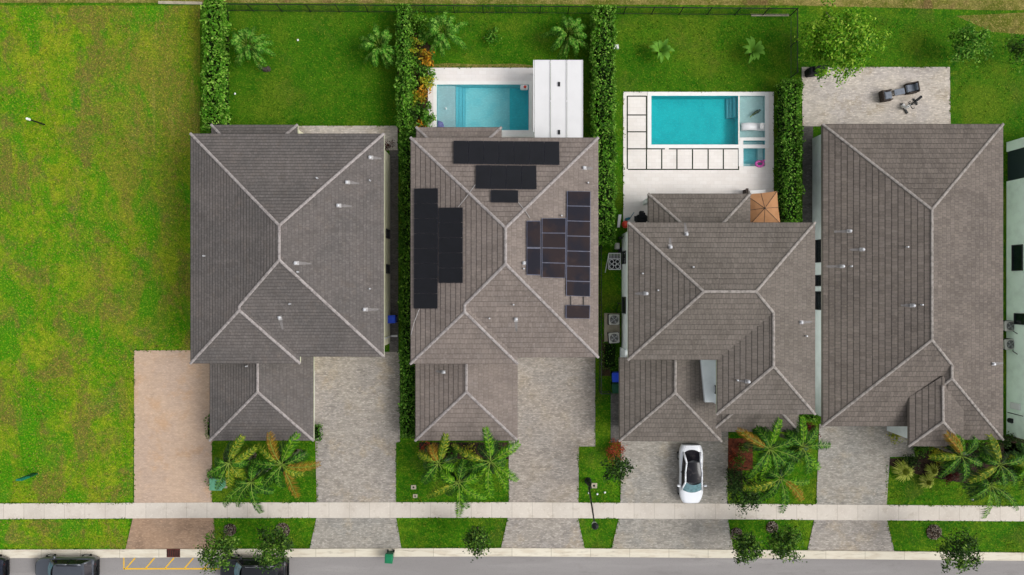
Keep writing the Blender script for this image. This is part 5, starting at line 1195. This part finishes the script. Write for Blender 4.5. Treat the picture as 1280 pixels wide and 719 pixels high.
m=MB(); m.box((b.x-.05,b.y,.5),(.5,.1,1.0)); m.build('post_foot',M['bingreen2'],t); m=MB(); m.prism([(b.x-.32,b.y-.07),(b.x+.18,b.y-.07),(b.x+.12,b.y+.07),(b.x-.26,b.y+.07)],1.0,1.9); m.build('marker_panel',plain('teal_enamel',lin(20,118,96),.5,.4),t)
for lb,px,py,s in (('square concrete meter lid on the grass left of the palms',517,609,.42),('small round edged valve cover just above the sidewalk, left of the palms',519,620,.36),('square concrete meter lid beside the lamp post',742.5,607,.5)):
    p=W(px,py); m=MB(); m.bbox((p.x,p.y,.03),(s,s*.85,.06),0,.02); o=m.build('meter_lid',M['concrete'],None,(p.x,p.y,0)); tag(o,lb,'lid')
    m=MB(); m.tube((p.x,p.y,.055),(p.x,p.y,.068),s*.2,s*.2,12); m.build('finger_hole_cap',M['metal'],o)
for lb,px,py in (('small white stone on the lawn left of the meter lid by the lamp',736,616),('small white stone on the lawn below the meter lid by the lamp',746.5,617.5),('small white stone on the lawn between lamp and car driveway',756,615.5),('white ball lying on the first back lawn near the hedge',294,117.5),('small pale pebble on the lawn near the dark bed',1215,624.5),('tiny pale stone in the middle of the first back lawn',372.5,50.5)):
    p=W(px,py); m=MB(); m.lathe([(.02,0),(.07,.02),(.085,.06),(.06,.1),(.015,.12)],(p.x,p.y,0),9); tag(m.build('stone' if 'ball' not in lb else 'ball',M['plasticw'],None,(p.x,p.y,0)),lb,'stone' if 'ball' not in lb else 'ball')
p=W(769,60); m=MB(); m.bbox((p.x,p.y,.12),(.45,.32,.24),.1,.03); o=m.build('white_box',M['plasticw'],None,(p.x,p.y,0)); tag(o,'small white box on the grass right of the tall hedge','box'); m=MB(); m.bbox((p.x,p.y,.265),(.49,.36,.05),.1,.015); m.build('lid',M['whitepaint'],o)
b=W(330,86); t=thing('fallen_frond',(b.x,b.y,0),'dry brown palm sheath lying on the first back lawn','frond'); 
m=MB(); 
for k in range(6):
    a=k/5; m.path([(b.x-.4+.16*k,b.y+.25-.35*math.sin(a*2.2),.05),(b.x-.28+.16*k,b.y+.2-.36*math.sin((a+.15)*2.2),.09)],[.11+.03*k,.13],6)
m.build('sheath',M['wicker'],t); m=MB(); m.path([(b.x-.4,b.y+.2,.06),(b.x-.38,b.y+.55,.07),(b.x-.3,b.y+.85,.05)],[.04,.03,.01],5); m.build('stalk',M['orange'],t)

# ------------------------------------------------------------------ air conditioners and side-yard things
p=W(765.5,409.5); m=MB(); m.box((p.x-.05,p.y,.07),(1.25,2.35,.14)); tag(m.build('equipment_pad',M['concrete'],None,(p.x,p.y,0)),'concrete slab carrying the two air conditioners in the side yard','slab')
def ac(root):
    local(root); m=MB(); m.bbox((0,0,.42),(.84,.84,.84),0,.07); m.build('casing',M['acbody'],root)
    m=MB()
    for k in range(9): m.box((0,0,.1+.075*k),(.855,.855,.02))
    m.build('louvre',M['black'],root)
    m=MB(); m.tube((0,0,.84),(0,0,.853),.34,.34,22); f=m.build('fan_well',M['fan'],root)
    m=MB()
    for k in range(4):
        a=k*1.5708+.5; m.add([(.05*math.cos(a+.5),.05*math.sin(a+.5),.862),(.3*math.cos(a-.22),.3*math.sin(a-.22),.872),(.3*math.cos(a+.22),.3*math.sin(a+.22),.862)],[(0,1,2)])
    m.lathe([(.07,0),(.06,.02),(.01,.03)],(0,0,.858),10); m.build('fan_blades',M['rim'],f)
    m=MB()
    for r in (.14,.22,.3,.36): 
        for i in range(20): a=i*.31416; b=a+.31416; m.tube((r*math.cos(a),r*math.sin(a),.885),(r*math.cos(b),r*math.sin(b),.885),.007,.007,4,False)
    for i in range(8): a=i*.7854; m.tube((.05*math.cos(a),.05*math.sin(a),.885),(.37*math.cos(a),.37*math.sin(a),.88),.007,.007,4,False)
    m.build('fan_guard',M['acbody'],root)
AG='air conditioners beside the houses'
p=W(765.5,399); A=thing('air_conditioner',(p.x,p.y,.14),'upper of two air conditioners on the slab right of the narrow green fence','air conditioner',AG); ac(A)
for lb,px,py in (('lower of two air conditioners on the slab right of the narrow green fence',765.5,421.5),('upper air conditioner against the pale green house wall',1254,407),('lower air conditioner against the pale green house wall',1254,429.5)):
    p=W(px,py); dup(A,(p.x,p.y,.14 if px<800 else .02),random.uniform(-.1,.1),lb)
p=W(1257,412); 
for i,(ya,yb) in enumerate(((407,416),(430,441))):
    a=W(1257.5,ya); b=W(1258,yb); m=MB(); m.path([Vector((a.x,a.y,.5)),Vector((a.x+.12,a.y-.2,.7)),Vector((b.x-.05,b.y+.2,.8)),Vector((b.x-.05,b.y,1.3))],[.03]*4,6); m.build('refrigerant_pipe',M['metal'],h5)
a=W(770,391); m=MB(); m.path([(a.x,a.y,.1),(a.x,a.y+.5,.6),(a.x+.1,a.y+.75,.9)],[.03,.03,.02],6); m.box((a.x+.12,a.y+.8,.95),(.3,.08,.1)); o=m.build('disconnect_post',M['metal'],None,(a.x,a.y,0)); tag(o,'thin dark pipe post above the air conditioners in the side yard','pipe')
# black and white ornamental metal trellis leaning in the side yard
p=W(767.5,327); t=thing('trellis',(p.x,p.y,0),'white ornamental metal trellis panel lying in the side yard','trellis')
m=MB(); x0,x1,y0,y1=p.x-.47,p.x+.47,p.y-.65,p.y+.65; z=.35
for a,b in (((x0,y0),(x1,y0)),((x0,y1),(x1,y1)),((x0,y0),(x0,y1)),((x1,y0),(x1,y1)),((x0,p.y+.2),(x1,p.y+.2))): m.tube((*a,z),(*b,z),.035,.035,6)
m.tube((x0,y1,z),(x0-.25,y0-.25,.0),.03,.03,6); m.tube((x1,y1,z),(x1,y1,0),.03,.03,6); m.tube((x1,y0,z),(x1,y0,0),.03,.03,6); m.build('panel_frame',M['plasticw'],t)
m=MB()
for i in range(1,8): x=x0+(x1-x0)*i/8; m.tube((x,p.y+.2,z),(x,y1,z),.02,.02,5)
for cx,cy,r in ((p.x-.24,p.y-.02,.16),(p.x+.24,p.y-.02,.16),(p.x-.24,p.y-.42,.16),(p.x+.24,p.y-.42,.16),(p.x,p.y-.2,.14)):
    for i in range(12): a=i*.5236; b=a+.5236; m.tube((cx+r*math.cos(a),cy+r*math.sin(a),z),(cx+r*math.cos(b),cy+r*math.sin(b),z),.025,.025,5,False)
m.build('scrollwork',M['plasticw'],t)
m=MB(); m.box((p.x,p.y-.1,.3),(.85,1.1,.02)); m.build('backing',M['black'],t)
# grill, float, net, paddle board at the corner of the cream deck
p=W(800,273); t=thing('grill',(p.x,p.y,.04),'black barbecue grill under a cover at the deck corner','grill')
m=MB(); m.bbox((p.x,p.y-.1,.5),(.8,.6,.9),0,.08); m.bbox((p.x,p.y+.12,.98),(.5,.5,.2),0,.06); m.bbox((p.x,p.y+.42,.7),(.36,.2,.35),0,.05); m.build('cover',M['black'],t)
m=MB(); m.box((p.x-.5,p.y-.1,.8),(.22,.4,.04)); m.box((p.x+.5,p.y-.1,.8),(.22,.4,.04)); m.build('side_shelf',M['metal'],t)
p=W(781,281); o=MB(); o.lathe([(.02,0),(.2,.03),(.3,.2),(.28,.32),(.14,.42),(.02,.45)],(p.x,p.y,.04),16); tag(o.build('beach_ball',M['red'],None,(p.x,p.y,.04),True),'red ball on the deck beside the house corner','ball')
a=W(784,274); t=thing('pool_brush',(a.x,a.y,.04),'teal pool brush with its handle on the deck beside the red ball','brush')
m=MB(); m.bbox((a.x,a.y,.2),(.4,.2,.3),.3,.04); m.build('brush_head',M['teal'],t); m=MB(); m.tube((a.x+.15,a.y,.3),(a.x+.4,a.y+.45,.9),.03,.025,6); m.build('handle',M['teal'],t)
a=W(773,276); m=MB(); m.patch((a.x-.12,a.y-.55,.06),(a.x+.1,a.y-.55,.06),(a.x+.18,a.y+.45,.5),(a.x-.08,a.y+.45,.5),4,6,(0,0,.04)); m.patch((a.x+.1,a.y-.55,.05),(a.x-.12,a.y-.55,.05),(a.x-.08,a.y+.45,.47),(a.x+.18,a.y+.45,.47),4,6,(0,0,-.04)); tag(m.build('paddle_board',M['plasticw'],None,(a.x,a.y,0),True),'narrow white board leaning against the tall hedge','board')
a=W(774,298); m=MB(); m.path([(a.x,a.y,.02),(a.x,a.y,1.2),(a.x+.6,a.y+.25,1.25)],[.03,.03,.03],6); m.box((a.x,a.y,.5),(.3,.16,.7)); tag(m.build('hose_stand',M['metal'],None,(a.x,a.y,0)),'dark hose reel stand fixed beside the house wall above the trellis','hose stand')
a=W(770.5,308); m=MB(); m.bbox((a.x,a.y,.3),(.35,.5,.6),0,.04); o=m.build('pool_pump',M['acbody'],None,(a.x,a.y,0)); tag(o,'beige pump box above the trellis in the side yard','pump'); m=MB(); m.tube((a.x+.25,a.y-.1,.2),(a.x+.25,a.y-.6,.2),.14,.12,12); m.build('motor',M['black'],o)
# parasol
c=W(954,261,2.5); t=thing('parasol',(c.x,c.y,.04),'tan square parasol at the corner of the porch roof','parasol')
hw=1.28; zt=2.85; m=MB(); ring=[]
for i in range(4):
    a=[(hw,hw),(-hw,hw),(-hw,-hw),(hw,-hw)][i]; b=[(-hw,hw),(-hw,-hw),(hw,-hw),(hw,hw)][i]
    ring.append((a,((a[0]+b[0])/2*.97,(a[1]+b[1])/2*.97)))
pts=[q for r_ in ring for q in r_]; ro=.10
def rp(x,y,z): return (c.x+x*math.cos(ro)-y*math.sin(ro),c.y+x*math.sin(ro)+y*math.cos(ro),z)
vs=[rp(0,0,zt)]+[rp(x*.5,y*.5,zt-.22) for x,y in pts]+[rp(x,y,zt-.52) for x,y in pts]+[rp(x,y,zt-.64) for x,y in pts]
fs=[(0,1+i,1+(i+1)%8) for i in range(8)]+[(1+i,9+i,9+(i+1)%8,1+(i+1)%8) for i in range(8)]+[(9+i,17+i,17+(i+1)%8,9+(i+1)%8) for i in range(8)]
m.add(vs,fs); m.build('canopy',M['tanfab'],t)
for x,y in pts:
    m=MB(); m.tube(rp(0,0,zt+.005),rp(x*.5,y*.5,zt-.215),.02,.02,5); m.tube(rp(x*.5,y*.5,zt-.215),rp(x,y,zt-.515),.02,.02,5); m.build('rib',M['wicker'],t)
m=MB(); m.tube((c.x,c.y,.04),(c.x,c.y,zt+.1),.035,.035,10); m.build('pole',M['metal'],t)
m=MB(); m.bbox((c.x,c.y,.1),(.7,.7,.12),0,.03); m.build('base',M['metal'],t)
a=W(929,241); m=MB(); m.box((a.x,a.y,.5),(.12,.35,.9)); m.box((a.x,a.y,.95),(.2,.45,.06)); tag(m.build('deck_speaker_post',M['wicker'],None,(a.x,a.y,.04)),'short brown post on the cream deck beside the parasol','post')
a=W(945,243); t=thing('outdoor_bench',(a.x,a.y,.04),'pale bench at the top edge of the parasol','bench'); m=MB(); m.bbox((a.x,a.y+.05,.42),(1.3,.5,.08),.05,.02); m.build('seat',M['coping'],t)
for s in (-1,1):
    m=MB(); m.box((a.x+s*.5,a.y+.05,.2),(.08,.4,.4)); m.build('leg',M['coping'],t)
# things in and by the pools
a=W(941.5,158.5); m=MB(); prof=[]
n=14; vs=[]
for k in range(n+1):
    u=k/n; x=a.x-.95+1.9*u; z=-.05+.16*math.sin(u*5.2)+.16*u
    for y in (-.3,.3): vs.append((x,a.y+y,z))
    for y in (-.3,.3): vs.append((x,a.y+y,z-.12))
fs=[]
for k in range(n):
    o=4*k; fs+=[(o,o+4,o+5,o+1),(o+2,o+3,o+7,o+6),(o,o+2,o+6,o+4),(o+1,o+5,o+7,o+3)]
fs+=[(0,1,3,2),(4*n,4*n+2,4*n+3,4*n+1)]
m.add(vs,fs); o=m.build('pool_lounger',M['plasticw'],None,(a.x,a.y,0),True); tag(o,'white wave shaped lounger standing in the shallow sun shelf','lounger')
m=MB(); m.bbox((a.x+.62,a.y,.27),(.3,.5,.09),0,.03); m.build('head_pillow',M['coping'],o)
for k in (-.5,.35):
    m=MB(); m.box((a.x+k,a.y,-.2),(.14,.5,.2)); m.build('foot',M['plasticw'],o)
a=W(944,142); t=thing('floating_frond',(a.x,a.y,-.07),'dark fallen palm leaf lying in the shallow sun shelf','frond'); frond((a.x-.42,a.y-.3,-.06),(a.x+.45,a.y+.3,-.07),leafmat('wet_leaf',[lin(58,70,72),lin(74,84,86),lin(48,58,62)]),t,.02,.2,16,.02,.05,.2)
a=W(949.5,205); t=thing('pool_float',(a.x,a.y,-.05),'pink inflatable float in the corner of the spa','float'); m=MB(); R_,r_=.3,.11; vs=[]
for i in range(18):
    for j in range(8):
        A=i*.34907;B=j*.7854; vs.append((a.x+(R_+r_*math.cos(B))*math.cos(A),a.y+(R_*.7+r_*math.cos(B))*math.sin(A),.02+r_*math.sin(B)))
m.add(vs,[(8*i+j,8*((i+1)%18)+j,8*((i+1)%18)+(j+1)%8,8*i+(j+1)%8) for i in range(18) for j in range(8)]); m.build('ring',M['pink'],t,None,True)
m=MB(); m.path([(a.x+.15,a.y+.1,.1),(a.x+.2,a.y+.22,.35),(a.x+.28,a.y+.2,.45)],[.07,.06,.05],8); m.build('neck',M['pink'],t,None,True)
a=W(655,109.5); t=thing('pool_float',(a.x,a.y,-.05),'white and red floating toy in the pool corner near the patio roof','float'); m=MB(); m.bbox((a.x,a.y,-.0),(.62,.4,.2),0,.07); m.build('raft',M['plasticw'],t); m=MB(); m.lathe([(.02,0),(.1,.02),(.12,.1),(.02,.15)],(a.x+.08,a.y,.1),10); m.build('pad',M['red'],t)
a=W(551.5,154.5); m=MB(); m.patch((a.x-.3,a.y-.25,-.06),(a.x+.25,a.y-.3,-.06),(a.x+.15,a.y+.1,-.05),(a.x-.3,a.y+.28,-.05),5,5,(0,0,.07)); m.patch((a.x+.25,a.y-.3,-.07),(a.x-.3,a.y-.25,-.07),(a.x-.3,a.y+.28,-.06),(a.x+.15,a.y+.1,-.06),5,5,(0,0,-.02)); tag(m.build('swim_towel',plain('lilac_cloth',lin(120,124,176),.9,.1,0,.3,8),None,(a.x,a.y,-.07)),'lilac cloth in the left corner of the pool by the porch roof','towel')
a=W(557.5,135); m=MB(); m.lathe([(.09,0),(.09,.02),(.01,.05)],(a.x,a.y,-.25),12); m.tube((a.x,a.y,-.22),(a.x,a.y,.06),.03,.05,8); tag(m.build('pool_bubbler',M['plasticw'],None,(a.x,a.y,-.25)),'small white bubbler jet in the shallow pool shelf','fountain')
# stone patio furniture
def lounge_chair(root):
    local(root); m=MB(); m.box((0,0,.16),(.84,.84,.22)); m.build('base',M['wicker'],root)
    m=MB(); m.bbox((.04,0,.36),(.78,.6,.18),0,.05); m.build('seat_cushion',M['grayfab'],root)
    m=MB(); m.bbox((-.39,0,.44),(.12,.86,.6),0,.03); m.build('backrest',M['wicker'],root)
    for s in (-1,1):
        m=MB(); m.bbox((.02,s*.38,.38),(.76,.10,.46),0,.03); m.build('armrest',M['wicker'],root)
    m=MB(); m.bbox((-.26,0,.58),(.16,.58,.36),0,.06); m.build('back_cushion',M['grayfab'],root)
p=W(1104.5,121.5); LC=thing('lounge_chair',(p.x,p.y,.04),'left gray cushioned wicker chair of the patio set','chair','patio chairs',.17); lounge_chair(LC)
p=W(1136,112); dup(LC,(p.x,p.y,.04),math.pi+.17,'right gray cushioned wicker chair of the patio set')
p=W(1121,116.5); t=thing('low_table',(p.x,p.y,.04),'narrow gray table between the two patio chairs','table',None,.2); local(t)
m=MB(); m.bbox((0,0,.36),(.85,.48,.06),0,.02); m.build('tabletop',M['grayfab'],t)
for sx in (-1,1):
    for sy in (-1,1): 
        m=MB(); m.box((sx*.36,sy*.18,.17),(.05,.05,.33)); m.build('leg',M['wicker'],t)
p=W(1136,132); t=thing('exercise_bike',(p.x,p.y,.04),'exercise bike with black seat and pale base on the stone patio','exercise bike',None,.55); local(t)
m=MB(); m.box((-.5,0,.08),(.14,.95,.08)); m.box((.55,0,.06),(.1,.6,.08)); m.tube((-.5,0,.12),(.55,0,.1),.04,.04,8); m.build('base_bar',M['metal'],t)
m=MB(); m.tube((-.42,-.09,.4),(-.42,.09,.4),.26,.26,18); m.build('flywheel',M['coping'],t)
m=MB(); m.bbox((.34,.12,.95),(.7,.2,.1),.12,.045); m.build('saddle',M['black'],t)
m=MB(); m.tube((.2,0,.1),(.34,.1,.92),.035,.03,8); m.tube((-.4,0,.4),(-.6,0,1.1),.035,.03,8); m.tube((-.4,0,.5),(.4,-.12,.55),.03,.03,6); m.build('frame_tube',M['metal'],t)
m=MB(); m.tube((-.6,-.3,1.1),(-.6,.3,1.1),.03,.03,8); m.tube((-.6,-.3,1.1),(-.42,-.32,1.14),.03,.03,8); m.tube((-.6,.3,1.1),(-.42,.32,1.14),.03,.03,8); m.build('handlebar',M['metal'],t)
m=MB(); m.bbox((-.55,.22,.2),(.22,.3,.3),0,.04); m.build('weight_box',M['coping'],t)
p=W(1016.5,91.5); t=thing('covered_grill',(p.x,p.y,.04),'covered black grill under the light green shade tree','grill',None,.12); local(t)
m=MB(); m.bbox((0,0,.5),(1.45,.62,1.0),0,.1); m.bbox((0,.02,1.06),(.8,.5,.16),0,.07); m.build('cover',M['black'],t)
for s in (-1,1):
    m=MB(); m.tube((s*.6,-.26,.05),(s*.6,-.2,.05),.06,.06,10); m.build('wheel',M['rubber'],t)

# ------------------------------------------------------------------ light, sky, camera
EL, AZ = 46.0, 98.0        # sun height, and compass bearing (clockwise from +Y)
w = bpy.data.worlds.new('World'); sc.world = w; w.use_nodes = True; nt = w.node_tree
sky = nt.nodes.new('ShaderNodeTexSky'); sky.sky_type = 'NISHITA'; sky.sun_disc = False
sky.sun_elevation = math.radians(EL); sky.sun_rotation = math.radians(AZ); sky.dust_density = 4.0; sky.air_density = 1.0; sky.ozone_density = 1.0
hs = nt.nodes.new('ShaderNodeHueSaturation'); hs.inputs['Saturation'].default_value = .22
nt.links.new(sky.outputs[0], hs.inputs['Color']); nt.links.new(hs.outputs[0], nt.nodes['Background'].inputs['Color'])
nt.nodes['Background'].inputs['Strength'].default_value = .15
sd = bpy.data.lights.new('sun','SUN'); sd.energy = 1.05; sd.angle = math.radians(26); sd.color = (1,.985,.965)
so = bpy.data.objects.new('sun', sd); col.objects.link(so)
az=math.radians(AZ); el=math.radians(EL); v=Vector((math.sin(az)*math.cos(el), math.cos(az)*math.cos(el), math.sin(el)))
so.rotation_euler = v.to_track_quat('Z','Y').to_euler(); so.location = v*80
cd = bpy.data.cameras.new('camera'); co = bpy.data.objects.new('camera', cd); col.objects.link(co)
co.location = (0,0,H); co.rotation_euler = (0,0,0); cd.sensor_fit = 'HORIZONTAL'; cd.angle = 2*math.atan(640/S/H); cd.clip_end = 3000
sc.camera = co
vs = sc.view_settings; vs.view_transform = 'Standard'; vs.look = 'None'; vs.exposure = EXPO; vs.gamma = 1; vs.use_curve_mapping = False
sc.cycles.max_bounces = 8; sc.cycles.diffuse_bounces = 7; sc.cycles.transparent_max_bounces = 8
